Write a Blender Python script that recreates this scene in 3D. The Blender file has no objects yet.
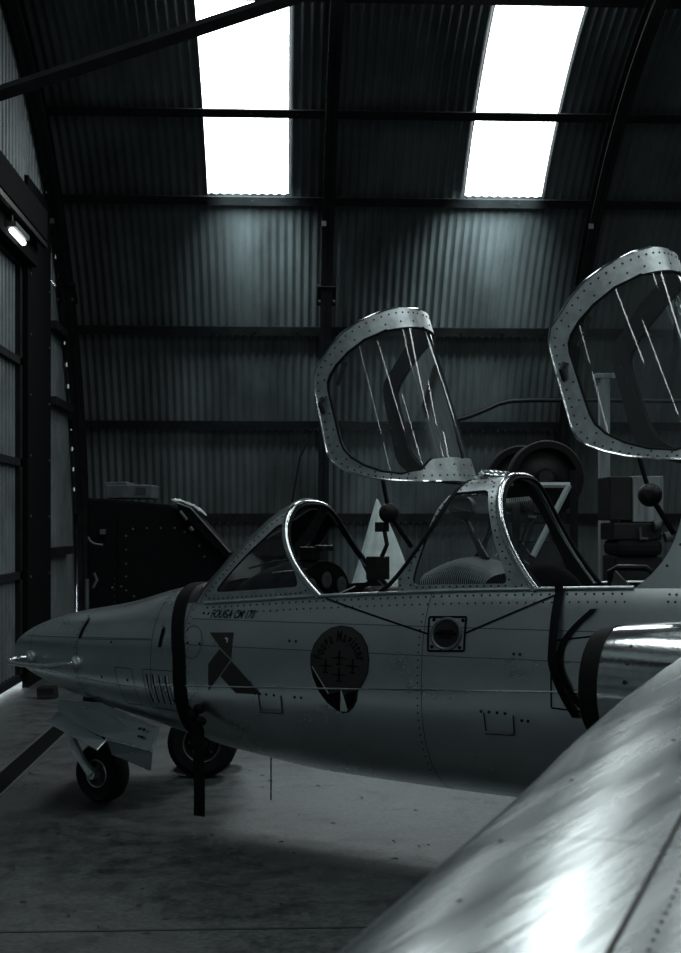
import bpy, bmesh, math, random
from mathutils import Vector, Matrix, noise
random.seed(7)
sc = bpy.context.scene
COL = sc.collection
PI = math.pi

# ------------------------------------------------------------------ materials
def mat(name, base, rough=.5, metal=0., var=.0, scale=8., bump=0., bscale=30., stretch=(1, 1, 1), rvar=.0, spec=.5):
    m = bpy.data.materials.new(name); m.use_nodes = True
    nt = m.node_tree; b = nt.nodes['Principled BSDF']
    b.inputs['Base Color'].default_value = (*base, 1)
    b.inputs['Roughness'].default_value = rough
    b.inputs['Metallic'].default_value = metal
    b.inputs['Specular IOR Level'].default_value = spec
    tc = nt.nodes.new('ShaderNodeTexCoord'); mp = nt.nodes.new('ShaderNodeMapping')
    mp.inputs['Scale'].default_value = stretch
    nt.links.new(tc.outputs['Object'], mp.inputs['Vector'])
    if var or rvar:
        n = nt.nodes.new('ShaderNodeTexNoise'); n.inputs['Scale'].default_value = scale
        n.inputs['Detail'].default_value = 6; n.inputs['Roughness'].default_value = .62
        nt.links.new(mp.outputs[0], n.inputs['Vector'])
    if var:
        r = nt.nodes.new('ShaderNodeValToRGB')
        r.color_ramp.elements[0].position = .32; r.color_ramp.elements[1].position = .7
        r.color_ramp.elements[0].color = (*[c * (1 - var) for c in base], 1)
        r.color_ramp.elements[1].color = (*[min(1, c * (1 + var)) for c in base], 1)
        nt.links.new(n.outputs['Fac'], r.inputs[0]); nt.links.new(r.outputs[0], b.inputs['Base Color'])
    if rvar:
        q = nt.nodes.new('ShaderNodeMapRange')
        q.inputs['From Min'].default_value = .3; q.inputs['From Max'].default_value = .7
        q.inputs['To Min'].default_value = max(.02, rough - rvar); q.inputs['To Max'].default_value = min(1, rough + rvar)
        nt.links.new(n.outputs['Fac'], q.inputs[0]); nt.links.new(q.outputs[0], b.inputs['Roughness'])
    if bump:
        n2 = nt.nodes.new('ShaderNodeTexNoise'); n2.inputs['Scale'].default_value = bscale
        n2.inputs['Detail'].default_value = 4
        nt.links.new(mp.outputs[0], n2.inputs['Vector'])
        bp = nt.nodes.new('ShaderNodeBump'); bp.inputs['Strength'].default_value = bump
        bp.inputs['Distance'].default_value = .02
        nt.links.new(n2.outputs['Fac'], bp.inputs['Height']); nt.links.new(bp.outputs[0], b.inputs['Normal'])
    return m

def emis(name, col, s):
    m = bpy.data.materials.new(name); m.use_nodes = True
    nt = m.node_tree; nt.nodes.clear()
    e = nt.nodes.new('ShaderNodeEmission'); e.inputs[0].default_value = (*col, 1); e.inputs[1].default_value = s
    o = nt.nodes.new('ShaderNodeOutputMaterial'); nt.links.new(e.outputs[0], o.inputs[0])
    return m

def glass(name, tint=(.93, .97, .98), gl=.015, dust=.022):
    m = bpy.data.materials.new(name); m.use_nodes = True
    nt = m.node_tree; nt.nodes.clear()
    t = nt.nodes.new('ShaderNodeBsdfTransparent'); t.inputs[0].default_value = (*tint, 1)
    g = nt.nodes.new('ShaderNodeBsdfGlossy'); g.inputs['Roughness'].default_value = gl
    g.inputs[0].default_value = (1, 1, 1, 1)
    fr = nt.nodes.new('ShaderNodeFresnel'); fr.inputs[0].default_value = 1.5
    mx = nt.nodes.new('ShaderNodeMixShader'); o = nt.nodes.new('ShaderNodeOutputMaterial')
    nt.links.new(fr.outputs[0], mx.inputs[0]); nt.links.new(t.outputs[0], mx.inputs[1]); nt.links.new(g.outputs[0], mx.inputs[2])
    df = nt.nodes.new('ShaderNodeBsdfDiffuse'); df.inputs[0].default_value = (.6, .68, .69, 1)     # a film of dust
    m2 = nt.nodes.new('ShaderNodeMixShader'); m2.inputs[0].default_value = dust
    nt.links.new(mx.outputs[0], m2.inputs[1]); nt.links.new(df.outputs[0], m2.inputs[2])
    nt.links.new(m2.outputs[0], o.inputs[0])
    return m

ALU = mat('aluminium skin', (.52, .585, .60), .29, .94, .08, 4.5, .10, 5., (.6, 1, .8), .03)
ALUW = mat('wing aluminium', (.47, .525, .535), .26, .95, .10, 3.2, .07, 7., (4., .4, 1), .045)
CHROME = mat('polished metal', (.72, .77, .78), .15, 1., .12, 20., .03, 60.)
FRAME = mat('frame metal', (.50, .57, .585), .38, .85, .2, 18., .04, 40.)
RIVET = mat('dark rivet', (.012, .014, .015), .6, .2)
LINE = mat('panel seam', (.10, .115, .118), .6, .5)
SEAM = mat('dark seam', (.02, .024, .026), .7)
BLACK = mat('black rubber', (.006, .007, .008), .75, 0, .3, 20., spec=.2)
CLOTH = mat('black webbing', (.005, .006, .007), .9, 0, .3, 60., spec=.1)
DARK = mat('cockpit black', (.010, .011, .012), .55, 0, .3, 12.)
DKMET = mat('dark metal', (.010, .012, .013), .5, .4, .4, 9., .1, 40.)
MIDMET = mat('grey painted metal', (.075, .09, .095), .5, .3, .35, 9., .1, 40.)
BADGE = mat('badge grey', (.024, .023, .024), .6, spec=.3)
INK = mat('black paint', (.002, .002, .0025), .7, spec=.1)
PALE = mat('pale paint', (.42, .50, .49), .5)
STEEL = mat('dark structural steel', (.011, .0135, .0145), .7, .1, .4, 5., .1, 30., spec=.2)
SHEET = mat('corrugated sheet', (.090, .110, .114), .5, .2, .45, 1.6, .06, 25., (1, .4, .4), .08)
DOORSH = mat('door sheet', (.17, .20, .205), .5, .2, .3, 2., .05, 25.)
TIMBER = mat('grey timber', (.20, .235, .24), .8, 0, .4, 5., .2, 30., (4, 4, .4))
PLASTIC = mat('plastic film', (.55, .62, .62), .3, 0, .25, 9., .5, 9.)
_nt = PLASTIC.node_tree; _tr = _nt.nodes.new('ShaderNodeBsdfTranslucent'); _tr.inputs[0].default_value = (.8, .88, .88, 1)
_mx = _nt.nodes.new('ShaderNodeMixShader'); _mx.inputs[0].default_value = .32
_nt.links.new(_nt.nodes['Principled BSDF'].outputs[0], _mx.inputs[1]); _nt.links.new(_tr.outputs[0], _mx.inputs[2])
_nt.links.new(_mx.outputs[0], _nt.nodes['Material Output'].inputs[0])
GLASS = glass('perspex')
STRIPE = mat('ribbed cloth light', (.30, .35, .35), .7)
MATTE = mat('matt black', (.006, .007, .0075), .95, spec=.05)

# concrete floor: stains, wear, fine cracks
CONC = bpy.data.materials.new('concrete'); CONC.use_nodes = True
nt = CONC.node_tree; b = nt.nodes['Principled BSDF']
tc = nt.nodes.new('ShaderNodeTexCoord')
def nz(scale, det=8, rough=.6, dist=0.):
    n = nt.nodes.new('ShaderNodeTexNoise'); n.inputs['Scale'].default_value = scale
    n.inputs['Detail'].default_value = det; n.inputs['Roughness'].default_value = rough
    n.inputs['Distortion'].default_value = dist
    nt.links.new(tc.outputs['Object'], n.inputs['Vector']); return n
def ramp(src, p0, c0, p1, c1):
    r = nt.nodes.new('ShaderNodeValToRGB')
    r.color_ramp.elements[0].position = p0; r.color_ramp.elements[0].color = (*c0, 1)
    r.color_ramp.elements[1].position = p1; r.color_ramp.elements[1].color = (*c1, 1)
    nt.links.new(src, r.inputs[0]); return r
def mul(a, c, f=1.):
    m = nt.nodes.new('ShaderNodeMix'); m.data_type = 'RGBA'; m.blend_type = 'MULTIPLY'; m.inputs[0].default_value = f
    nt.links.new(a, m.inputs[6]); nt.links.new(c, m.inputs[7]); return m.outputs[2]
n1 = nz(.9, 8, .62, .4); n2 = nz(7, 8, .7); n3 = nz(2.6, 6, .6, 1.2); n4 = nz(38, 6, .65)
c1 = ramp(n1.outputs[0], .3, (.045, .055, .057), .72, (.095, .112, .115))
c2 = ramp(n2.outputs[0], .34, (.38, .38, .38), .60, (1, 1, 1))
c3 = ramp(n3.outputs[0], .33, (.3, .3, .3), .45, (1, 1, 1))
c4 = ramp(n4.outputs[0], .36, (.45, .45, .45), .62, (1.2, 1.2, 1.2))
out = mul(mul(mul(c1.outputs[0], c2.outputs[0]), c3.outputs[0], .85), c4.outputs[0])
nt.links.new(out, b.inputs['Base Color'])
rr = ramp(n2.outputs[0], .3, (.42, .42, .42), .7, (.75, .75, .75)); nt.links.new(rr.outputs[0], b.inputs['Roughness'])
bp = nt.nodes.new('ShaderNodeBump'); bp.inputs['Strength'].default_value = .25; bp.inputs['Distance'].default_value = .02
nt.links.new(n2.outputs[0], bp.inputs['Height']); nt.links.new(bp.outputs[0], b.inputs['Normal'])

# ------------------------------------------------------------------ mesh builder
class MB:
    def __init__(s): s.v = []; s.f = []; s.m = []
    def add(s, vs, fs, mi=0):
        o = len(s.v); s.v += [tuple(p) for p in vs]
        for f in fs: s.f.append(tuple(i + o for i in f)); s.m.append(mi)
        return s
    def grid(s, rows, mi=0, closed=False, skip=None):
        n = len(rows[0]); vs = [p for r in rows for p in r]; fs = []
        for i in range(len(rows) - 1):
            for j in range(n if closed else n - 1):
                if skip and skip(i, j): continue
                k = (j + 1) % n
                fs.append((i * n + j, i * n + k, (i + 1) * n + k, (i + 1) * n + j))
        return s.add(vs, fs, mi)
    def box(s, c, d, mi=0, R=None):
        vs = []
        for x in (-.5, .5):
            for y in (-.5, .5):
                for z in (-.5, .5):
                    p = Vector((x * d[0], y * d[1], z * d[2]))
                    if R: p = R @ p
                    vs.append(p + Vector(c))
        return s.add(vs, [(0, 1, 3, 2), (4, 6, 7, 5), (0, 4, 5, 1), (2, 3, 7, 6), (0, 2, 6, 4), (1, 5, 7, 3)], mi)
    def tube(s, pts, r, n=10, mi=0, caps=True, flat=None, up=None):
        pts = [Vector(p) for p in pts]; rows = []
        rr = r if isinstance(r, (list, tuple)) else [r] * len(pts)
        ref = Vector(up) if up else None
        for i, p in enumerate(pts):
            t = (pts[min(i + 1, len(pts) - 1)] - pts[max(i - 1, 0)]).normalized()
            if ref is None: ref = Vector((0, 0, 1)) if abs(t.z) < .9 else Vector((1, 0, 0))
            a = t.cross(ref)
            if a.length < 1e-5: a = t.cross(Vector((1, 0, .3)))
            a.normalize(); bb = a.cross(t).normalized()
            if not up: ref = bb
            k = flat if flat else 1.
            rows.append([p + a * math.cos(2 * PI * j / n) * rr[i] + bb * math.sin(2 * PI * j / n) * rr[i] * k for j in range(n)])
        o = len(s.v)
        s.grid(rows, mi, True)
        if caps:
            s.f.append(tuple(o + j for j in range(n))); s.m.append(mi)
            e = o + (len(rows) - 1) * n
            s.f.append(tuple(e + n - 1 - j for j in range(n))); s.m.append(mi)
        return s
    def lathe(s, prof, org, axis, n=40, mi=0, sx=1.):
        ax = Vector(axis).normalized(); a = ax.cross(Vector((0, 0, 1)) if abs(ax.z) < .9 else Vector((1, 0, 0))).normalized(); bb = ax.cross(a)
        O = Vector(org)
        return s.grid([[O + ax * h + (a * math.cos(2 * PI * j / n) * sx + bb * math.sin(2 * PI * j / n)) * r for j in range(n)] for r, h in prof], mi, True)
    def prism(s, poly, d, mi=0):
        d = Vector(d); n = len(poly); P = [Vector(p) for p in poly]
        return s.add(P + [p + d for p in P], [tuple(range(n - 1, -1, -1)), tuple(range(n, 2 * n))] + [(i, (i + 1) % n, n + (i + 1) % n, n + i) for i in range(n)], mi)
    def dot(s, p, nrm, r, hgt=.003, mi=1, n=8):
        p = Vector(p); nrm = Vector(nrm).normalized()
        a = nrm.cross(Vector((0, 0, 1)) if abs(nrm.z) < .9 else Vector((1, 0, 0))).normalized(); bb = nrm.cross(a)
        ring = [p + (a * math.cos(2 * PI * j / n) + bb * math.sin(2 * PI * j / n)) * r for j in range(n)]
        vs = [q - nrm * .002 for q in ring] + [q + nrm * hgt for q in ring]
        return s.add(vs, [tuple(range(n, 2 * n))] + [(j, (j + 1) % n, n + (j + 1) % n, n + j) for j in range(n)], mi)
    def build(s, name, mats, parent=None, smooth=True, bevel=0., recalc=True):
        me = bpy.data.meshes.new(name); me.from_pydata(s.v, [], s.f)
        if not isinstance(mats, (list, tuple)): mats = [mats]
        for m in mats: me.materials.append(m)
        me.polygons.foreach_set('material_index', s.m)
        if recalc:
            bm = bmesh.new(); bm.from_mesh(me); bmesh.ops.recalc_face_normals(bm, faces=bm.faces); bm.to_mesh(me); bm.free()
        me.update()
        o = bpy.data.objects.new(name, me); COL.objects.link(o)
        if parent: o.parent = parent
        if smooth: me.shade_smooth(); me.set_sharp_from_angle(angle=math.radians(38))
        if bevel:
            md = o.modifiers.new('Bevel', 'BEVEL'); md.width = bevel; md.segments = 2; md.limit_method = 'ANGLE'
        return o

def tag(o, label=None, cat=None, group=None, kind=None):
    if label: o['label'] = label
    if cat: o['category'] = cat
    if group: o['group'] = group
    if kind: o['kind'] = kind
    return o
def empty(name, loc, rz=0):
    o = bpy.data.objects.new(name, None); COL.objects.link(o); o.location = loc; o.rotation_euler = (0, 0, rz)
    o.empty_display_size = .2
    return o
def struct(o, label):
    o['kind'] = 'structure'; o['label'] = label; o['category'] = 'building'; return o

# ------------------------------------------------------------------ camera
CAMH = 1.65; FPX = 1300.; YAW = math.radians(2.5)
cd = bpy.data.cameras.new('camera'); cam = bpy.data.objects.new('camera', cd); COL.objects.link(cam)
cam.location = (0, 0, CAMH); cam.rotation_euler = (PI / 2, 0, -YAW)
cd.sensor_fit = 'VERTICAL'; cd.sensor_height = 36; cd.lens = 36 * FPX / 953
cd.shift_y = 48.5 / 953
cd.clip_start = .05
cd.dof.use_dof = True; cd.dof.focus_distance = 6.6; cd.dof.aperture_fstop = 6.3
sc.camera = cam
ca, sa = math.cos(YAW), math.sin(YAW)
def c2w(x, d, z=0): return Vector((x * ca + d * sa, -x * sa + d * ca, z))
def at(px, py, d):            # a point of the hangar seen in that direction, at distance d from the viewer
    return c2w((px - 340.5) / FPX * d, d, CAMH - (py - 525) / FPX * d)

# ------------------------------------------------------------------ the hangar
CY, CZ, RR = 10.22, .494, 6.58           # curved eaves of the steel barrel
XL, XR = -2.65, 12.0
def prof(a):                              # arc length from the back floor edge, inwards
    th0 = -math.asin(CZ / RR); L1 = RR * (PI / 2 - th0)
    if a <= L1:
        th = th0 + a / RR
        return CY + RR * math.cos(th), CZ + RR * math.sin(th), -math.cos(th), -math.sin(th)
    return CY - (a - L1), CZ + RR, 0., -1.
def arc_of_z(z): return RR * (math.asin((z - CZ) / RR) + math.asin(CZ / RR))
LARC = RR * (PI / 2 + math.asin(CZ / RR))
PZ = []                                   # arc positions of the purlins
for ty in (-10, 109, 197, 328, 423, 516):
    best = min((abs(525 - FPX * (prof(a)[1] - CAMH) / (prof(a)[0] + .02) - ty), a) for a in [i * .01 for i in range(30, int(LARC * 100))])
    PZ.append(best[1])
A_TOP, A_MID, A_LOW = PZ[0], PZ[1], PZ[2]
SKY = [(-.85, .05), (2.05, 2.92), (5.1, 5.98), (8.1, 8.98)]
def corr(x): return .0135 * math.cos(2 * PI * x / .0952)
def sheet(name, a0, a1, x0, x1, step, na, holes=(), flat=False):
    xs = []
    x = x0
    while x < x1 - 1e-6: xs.append(x); x += step
    xs.append(x1)
    for h in holes: xs += [h[0], h[1]]
    xs = sorted(set(round(v, 4) for v in xs))
    al = [a0 + (a1 - a0) * i / na for i in range(na + 1)]
    for h in holes: al += [h[2], h[3]]
    al = sorted(set(round(v, 4) for v in al))
    rows = []
    for a in al:
        y, z, ny, nzz = prof(a)
        rows.append([(x, y + ny * (0 if flat else corr(x)), z + nzz * (0 if flat else corr(x))) for x in xs])
    def skip(i, j):
        xm, am = (xs[j] + xs[j + 1]) / 2, (al[i] + al[i + 1]) / 2
        return any(h[0] < xm < h[1] and h[2] < am < h[3] for h in holes)
    return MB().grid(rows, 0, False, skip)
o = sheet('wall_back', 0, A_LOW, XL, 8.6, .0159, 30).build('wall_back', SHEET, recalc=False); struct(o, 'curved back wall of dark corrugated sheet')
holes = [(a, b_, A_LOW + .03, A_TOP - .02) for a, b_ in SKY]
o = sheet('ceiling', A_LOW, LARC, XL, 8.6, .0159, 26, holes).build('ceiling', SHEET, recalc=False); struct(o, 'curved corrugated roof sheet')
o = sheet('wall_back', 0, LARC, 8.6, XR, .4, 40, [h for h in holes if h[0] > 8.6], True).build('wall_back', SHEET, recalc=False); struct(o, 'far bay of the curved back wall')
# near half of the roof and the near wall, behind the viewer
YN = -6.6
NEAR = [(.2, 1.4), (2.4, 3.4), (5.2, 6.2)]
def near_y(i): return CY - 1.2 - i
rowz = []
mbn = MB()
NH = [(-1.4, -.5), (1.1, 2.0), (3.6, 4.5), (6.2, 6.4), (7.5, 7.75), (9.2, 9.4), (10.6, 10.9)]           # unseen rooflights (x range), added overhead for fill and canopy streaks
xs = sorted(set([XL, XR] + [v for h in NH for v in h])); ys = [CY, 8., 5.0, 2.4, 0.0]
HOLEY = ((1, 2),)
for i in range(len(ys) - 1):
    for j in range(len(xs) - 1):
        if i in (1, 2) and any(h[0] <= xs[j] and xs[j + 1] <= h[1] for h in NH): continue
        mbn.add([(xs[j], ys[i], CZ + RR), (xs[j + 1], ys[i], CZ + RR), (xs[j + 1], ys[i + 1], CZ + RR), (xs[j], ys[i + 1], CZ + RR)], [(0, 1, 2, 3)])
o = mbn.build('ceiling', SHEET, smooth=False, recalc=False); struct(o, 'roof above the viewer')
YM = 0.0                                  # the near side mirrors the far side
def profn(a):
    y, z, ny, nzz = prof(a); return CY - y + YM, z, -ny, nzz
o = MB().grid([[(x, profn(i * LARC / 24)[0], profn(i * LARC / 24)[1]) for x in (XL, 2, 6, XR)] for i in range(25)]).build('wall_front', SHEET, recalc=False); struct(o, 'curved wall behind the viewer')
pr = [(prof(i * LARC / 30)[0], prof(i * LARC / 30)[1]) for i in range(31)]; prn = [(profn(i * LARC / 30)[0], profn(i * LARC / 30)[1]) for i in range(30, -1, -1)]
o = MB().add([(XR, y, z) for y, z in pr + prn], [tuple(range(62))]).build('wall_right', SHEET, smooth=False); struct(o, 'plain end wall on the right')

o = MB().add([(-14, YN, 0), (XR, YN, 0), (XR, 18, 0), (-14, 18, 0)], [(0, 1, 2, 3)]).build('floor', CONC, smooth=False); struct(o, 'worn stained concrete floor')

# skylights
SKYM = emis('daylit translucent sheet', (.95, 1., 1.), 11.)
k = 1
for a, b_ in SKY[:3]:
    for (p0, p1) in ((A_LOW + .03, A_MID), (A_MID, A_TOP - .02)):
        rows = []
        for i in range(7):
            y, z, ny, nzz = prof(p0 + (p1 - p0) * i / 6)
            rows.append([(x, y - ny * .02, z - nzz * .02) for x in (a, (a + b_) / 2, b_)])
        o = MB().grid(rows).build('window_%d' % k, SKYM, recalc=False); struct(o, 'bright translucent rooflight'); k += 1
SKYN = emis('added overhead glow panel', (.93, 1., 1.), 4.0)  # fill glow for the unseen panels overhead
SKYF = emis('added streak glow panel', (.93, 1., 1.), 9.)  # brighter glow for unseen strips that streak the canopy glass
for h in NH:
    o = MB().add([(h[0], 8.0, CZ + RR + .02), (h[1], 8.0, CZ + RR + .02), (h[1], 2.4, CZ + RR + .02), (h[0], 2.4, CZ + RR + .02)], [(0, 1, 2, 3)]).build('window_%d' % k, SKYN if h[0] < 5 else SKYF, smooth=False); struct(o, 'unseen rooflight added above the viewer'); k += 1
NS = [(-.9, -.7, 2), (1.6, 1.8, 3), (3.0, 3.2, 1), (4.2, 4.5, 3), (5.8, 6.05, 2), (7.0, 7.3, 3), (8.6, 8.9, 1), (10.0, 10.3, 3)]  # unseen rooflight strips, narrowed and spaced to streak the canopy glass
for a, b_, bits in NS:
    for bit, (p0, p1) in ((1, (A_LOW + .03, A_MID - .06)), (2, (A_MID + .06, A_TOP - .02))):
        if not bits & bit: continue
        rows = []
        for i in range(5):
            y, z, ny, nzz = profn(p0 + (p1 - p0) * i / 4)
            rows.append([(x, y + ny * .03, z + nzz * .03) for x in (a, b_)])
        o = MB().grid(rows).build('window_%d' % k, SKYF, recalc=False); struct(o, 'unseen rooflight strip behind the viewer, shaped for canopy streaks'); k += 1

# purlins: pressed channels running along the barrel
tn = 1
for a in PZ:
    mb = MB()
    y, z, ny, nzz = prof(a); ty, tz = nzz, -ny      # tangent
    if ty > 0 or tz < 0: ty, tz = -ty, -tz
    def q(n, t): return (y + ny * n + ty * t, z + nzz * n + tz * t)
    sec = [q(.012, -.055), q(.105, -.055), q(.105, .055), q(.09, .055), q(.09, -.04), q(.012, -.04)]
    mb.prism([(XL, *p) for p in sec], (XR - XL, 0, 0))
    x = XL + .3
    while x < 9:
        mb.dot((x, *q(.105, 0)), (0, ny, nzz), .012, .012, 0); x += .5
    o = mb.build('trim_%d' % tn, STEEL, smooth=False); struct(o, 'horizontal steel purlin'); tn += 1
# ribs: steel arch frames
for x in (-2.52, .50, 3.52, 6.55, 9.55):
    mb = MB(); W, D0, D1 = .065, .105, .30
    al = [i * LARC / 60 for i in range(61)] + [LARC + 3, LARC + 9, LARC + 15]
    for (n0, n1, w) in ((D1 - .015, D1, W), (D0, D0 + .012, W), (D0, D1, .008)):
        rows = []
        for a in al:
            y, z, ny, nzz = prof(a)
            rows.append([(x + sx * w, y + ny * nn, z + nzz * nn) for sx, nn in ((-1, n0), (1, n0), (1, n1), (-1, n1))])
        mb.grid(rows, 0, True)
    # splice plate with bolts
    for zz in (4.5,):
        a = arc_of_z(zz); y, z, ny, nzz = prof(a)
        R = Matrix.Rotation(math.atan2(nzz, -ny), 3, 'X')
        mb.box((x, y + ny * .25, z + nzz * .25), (.22, .3, .05), 0, R)
        for sx in (-.085, .085): mb.dot((x + sx, y + ny * .40, z + nzz * .40), (0, ny, nzz), .014, .02, 1)
    a = arc_of_z(5.25); y, z, ny, nzz = prof(a)
    mb.box((x - .05, y + ny * .31, z + nzz * .31), (.05, .03, .06), 1)
    o = mb.build('trim_%d' % tn, [STEEL, MIDMET], smooth=True); struct(o, 'curved steel arch rib'); tn += 1
# thin cable and pipe on the back wall are built below; the diagonal tie at upper left
p0, p1 = at(-30, 103, 9.0), at(300, -5, 9.0)
d = (p1 - p0); p1 = p0 + d * 2.6; p0 = p0 + d * ((XL - p0.x) / d.x)
mb = MB(); mb.tube([p0, p1], .055, 4, 0, True, up=(0, 1, 0))
o = mb.build('trim_%d' % tn, STEEL, smooth=False); struct(o, 'sloping steel tie near the roof'); tn += 1

# left end wall, column, sliding door
mb = MB()
DY0, DY1, DZ = 2.0, 13.3, 4.42
def quad(m, pts, mi=0): m.add(pts, [tuple(range(len(pts)))], mi)
top = [(XL, y, z) for y, z in pr if z > DZ]
y_at = prof(arc_of_z(DZ))[0]
def ribbed(m, y0, y1, z0, z1f, pitch, dep, x):
    y = y0; row = []
    while y < y1:
        for fr, dd in ((0, 0), (.3, 0), (.42, dep), (.85, dep), (.97, 0)):
            yy = y + fr * pitch
            if yy < y1: row.append((yy, dd))
        y += pitch
    row.append((y1, 0))
    m.grid([[(x + dd, yy, z0) for yy, dd in row], [(x + dd, yy, z1f(yy)) for yy, dd in row]], 0)
def ztop(y):
    if y < YM: return CZ + math.sqrt(max(0, RR * RR - (y - YM) ** 2))
    if y < CY: return CZ + RR
    return CZ + math.sqrt(max(0, RR * RR - (y - CY) ** 2))
ribbed(mb, -6.5, 16.6, DZ, lambda y: max(DZ, ztop(y)), .15, .025, XL)
ribbed(mb, DY1, 16.75, 0, lambda y: min(DZ, ztop(y)), .15, .008, XL)
quad(mb, [(XL, -6.5, 0), (XL, DY0, 0), (XL, DY0, DZ), (XL, -5.2, DZ)])
o = mb.build('wall_left', DOORSH, smooth=False, recalc=False); struct(o, 'end wall on the left')
# column beside the door, header beam, rails
mb = MB(); mb.box((XL + .03, 13.95, 2.6), (.06, 1.3, 5.2))
for i in range(7):
    for yy in (13.42, 14.48): mb.dot((XL + .06, yy, .5 + i * .62), (1, 0, 0), .014, .014, 1)
o = mb.build('trim_%d' % tn, [MATTE, MIDMET], smooth=False); struct(o, 'wide dark steel column by the door'); tn += 1
mb = MB(); mb.box((XL + .11, 7.7, 4.72), (.22, 11.6, .30)); mb.box((XL + .06, 7.7, 4.44), (.12, 11.6, .28), 0)
mb.box((XL + .20, 7.7, 4.52), (.04, 11.6, .05), 1)
o = mb.build('trim_%d' % tn, [MATTE, DKMET], smooth=False); struct(o, 'header beam over the sliding door'); tn += 1
mb = MB()
for zz in (1.35, 3.05, 3.9): mb.box((XL + .06, 15.3, zz), (.09, 1.2, .09))
o = mb.build('trim_%d' % tn, STEEL, smooth=False); struct(o, 'side rails beside the column'); tn += 1
# door leaf, hung just clear of the floor
mb = MB(); ribbed(mb, DY0, DY1, .07, lambda y: DZ - .05, .16, .055, XL - .10)
o = mb.build('door_1', DOORSH, smooth=False, recalc=False); struct(o, 'ribbed sheet sliding door')
mb = MB()
for zz in (.105, 1.14, 2.28, 3.30, 4.3): mb.box((XL - .03, (DY0 + DY1) / 2, zz), (.07, DY1 - DY0, .075))
mb.box((XL - .03, DY1 - .05, 2.2), (.07, .1, 4.2))
mb.build('door_frame', STEEL, o, False)
# daylight slits where the end wall meets the roof sheet
mb = MB()
for i, zz in enumerate([2.1, 2.35, 2.6, 2.85, 3.1, 3.35, 3.6, 3.85, 4.75, 4.88, 5.0, 5.12, 5.24, 5.36, 5.48, 5.6]):
    yy = CY + math.sqrt(RR * RR - (zz - CZ) ** 2) - .055
    mb.box((XL + .012, yy - .03, zz), (.012, .016, .045))
o = mb.build('trim_%d' % tn, emis('daylight slit', (.8, 1, 1), .35), smooth=False); struct(o, 'daylight showing in gaps along the sheet edge'); tn += 1
# floor channel and slab joint
mb = MB()
g0, g1 = Vector((-1.82, 1.5, 0)), Vector((-1.80, 12.0, 0))
for dx, wdt, hgt, mi in ((0, .15, .003, 0), (-.085, .02, .004, 1), (.085, .02, .004, 1)):
    mb.box(((g0.x + g1.x) / 2 + dx, (g0.y + g1.y) / 2, hgt / 2), (wdt, 10.5, hgt), mi)
o = mb.build('trim_%d' % tn, [MATTE, LINE], smooth=False); struct(o, 'dark steel channel let into the floor'); tn += 1
mb = MB(); mb.box((4.5, 5.32, .0015), (14, .018, .003))
o = mb.build('trim_%d' % tn, SEAM, smooth=False); struct(o, 'joint between floor slabs'); tn += 1

# ------------------------------------------------------------------ things on the walls
# glowing tube standing in for a daylight gap under the header
lp = at(20, 236, 12.0)
L = empty('daylight_gap_glow', (XL + .17, 12.25, 4.37))
mb = MB(); mb.box((0, 0, .02), (.10, .62, .05)); mb.tube([(0, -.25, .045), (0, -.25, .12)], .012, 6); mb.build('housing', MIDMET, L, False, .006)
mb = MB(); mb.tube([(0, -.27, -.03), (0, .27, -.03)], .026, 10); mb.build('tube', emis('gap glow', (.95, 1, 1), 4.), L)
tag(L, 'small glowing tube standing in for daylight under the beam over the left door', 'daylight gap')

# pipe on the back wall
pts = [at(x, y, 15.75) for x, y in ((452, 421), (470, 416), (485, 410), (498, 404), (510, 401), (530, 400), (600, 400), (681, 401), (790, 402))]
o = MB().tube(pts, .03, 10).build('pipe', DKMET); tag(o, 'long grey pipe bending along the back wall behind the raised canopies', 'pipe')
pts = [at(x, y + 3 * math.sin(x * .05), 15.7) for x, y in ((292, 500), (300, 455), (315, 430), (340, 424), (380, 423), (420, 425), (455, 420))]
o = MB().tube(pts, .012, 6).build('cable', BLACK); tag(o, 'thin black cable drooping along the back wall behind the front canopy', 'cable')
# post
pw = at(604, 585, 13.2)
mb = MB(); mb.box((pw.x, pw.y, 1.57), (.10, .10, 3.14)); mb.box((pw.x, pw.y, 3.16), (.2, .12, .05)); mb.box((pw.x, pw.y, .01), (.2, .2, .02))
o = mb.build('post', TIMBER, smooth=False, bevel=.006); tag(o, 'pale grey upright post standing right of the drums', 'post')

# drums on the braced stand
dB = 11.4
def drum(name, px, py, d, r, dep, label):
    c = at(px, py, d); E_ = empty(name, c)
    ax = Vector((sa, ca, 0))
    mb = MB(); mb.lathe([(r * .80, -dep / 2), (r * .97, -dep / 2), (r, -dep / 2 + .02), (r, dep / 2 - .02), (r * .97, dep / 2), (r * .8, dep / 2), (r * .8, -dep / 2)], (0, 0, 0), ax, 48)
    mb.build('rim', BLACK, E_)
    mb = MB(); mb.lathe([(.001, -.06), (r * .2, -.06), (r * .3, -.02), (r * .55, 0), (r * .8, .02), (r * .8, .04), (.001, .06)], (0, 0, 0), ax, 40); mb.build('face', DKMET, E_)
    tag(E_, label, 'drum', 'big round drums behind the rear cockpit'); return c
c1 = drum('drum', 545, 478, dB, .325, .24, 'large dark round drum resting above the white-braced stand')
c2 = drum('drum', 520, 480, dB + .45, .31, .22, 'dark round drum half hidden behind the larger one')
S = empty('stand', (c1.x, c1.y, 0))
ux = Vector((ca, -sa, 0))
def rel(px, py, d): return at(px, py, d) - Vector((c1.x, c1.y, 0))
dS = dB - .22
mb = MB(); mb.tube([rel(518, 485, dS), rel(570, 485, dS)], .024, 4, up=(0, 0, 1)); mb.tube([rel(569, 485, dS - .01), rel(533, 556, dS - .01)], .026, 4)
mb.build('pale_brace', PALE, S, False)['label'] = 'pale painted angle brace'
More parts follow.
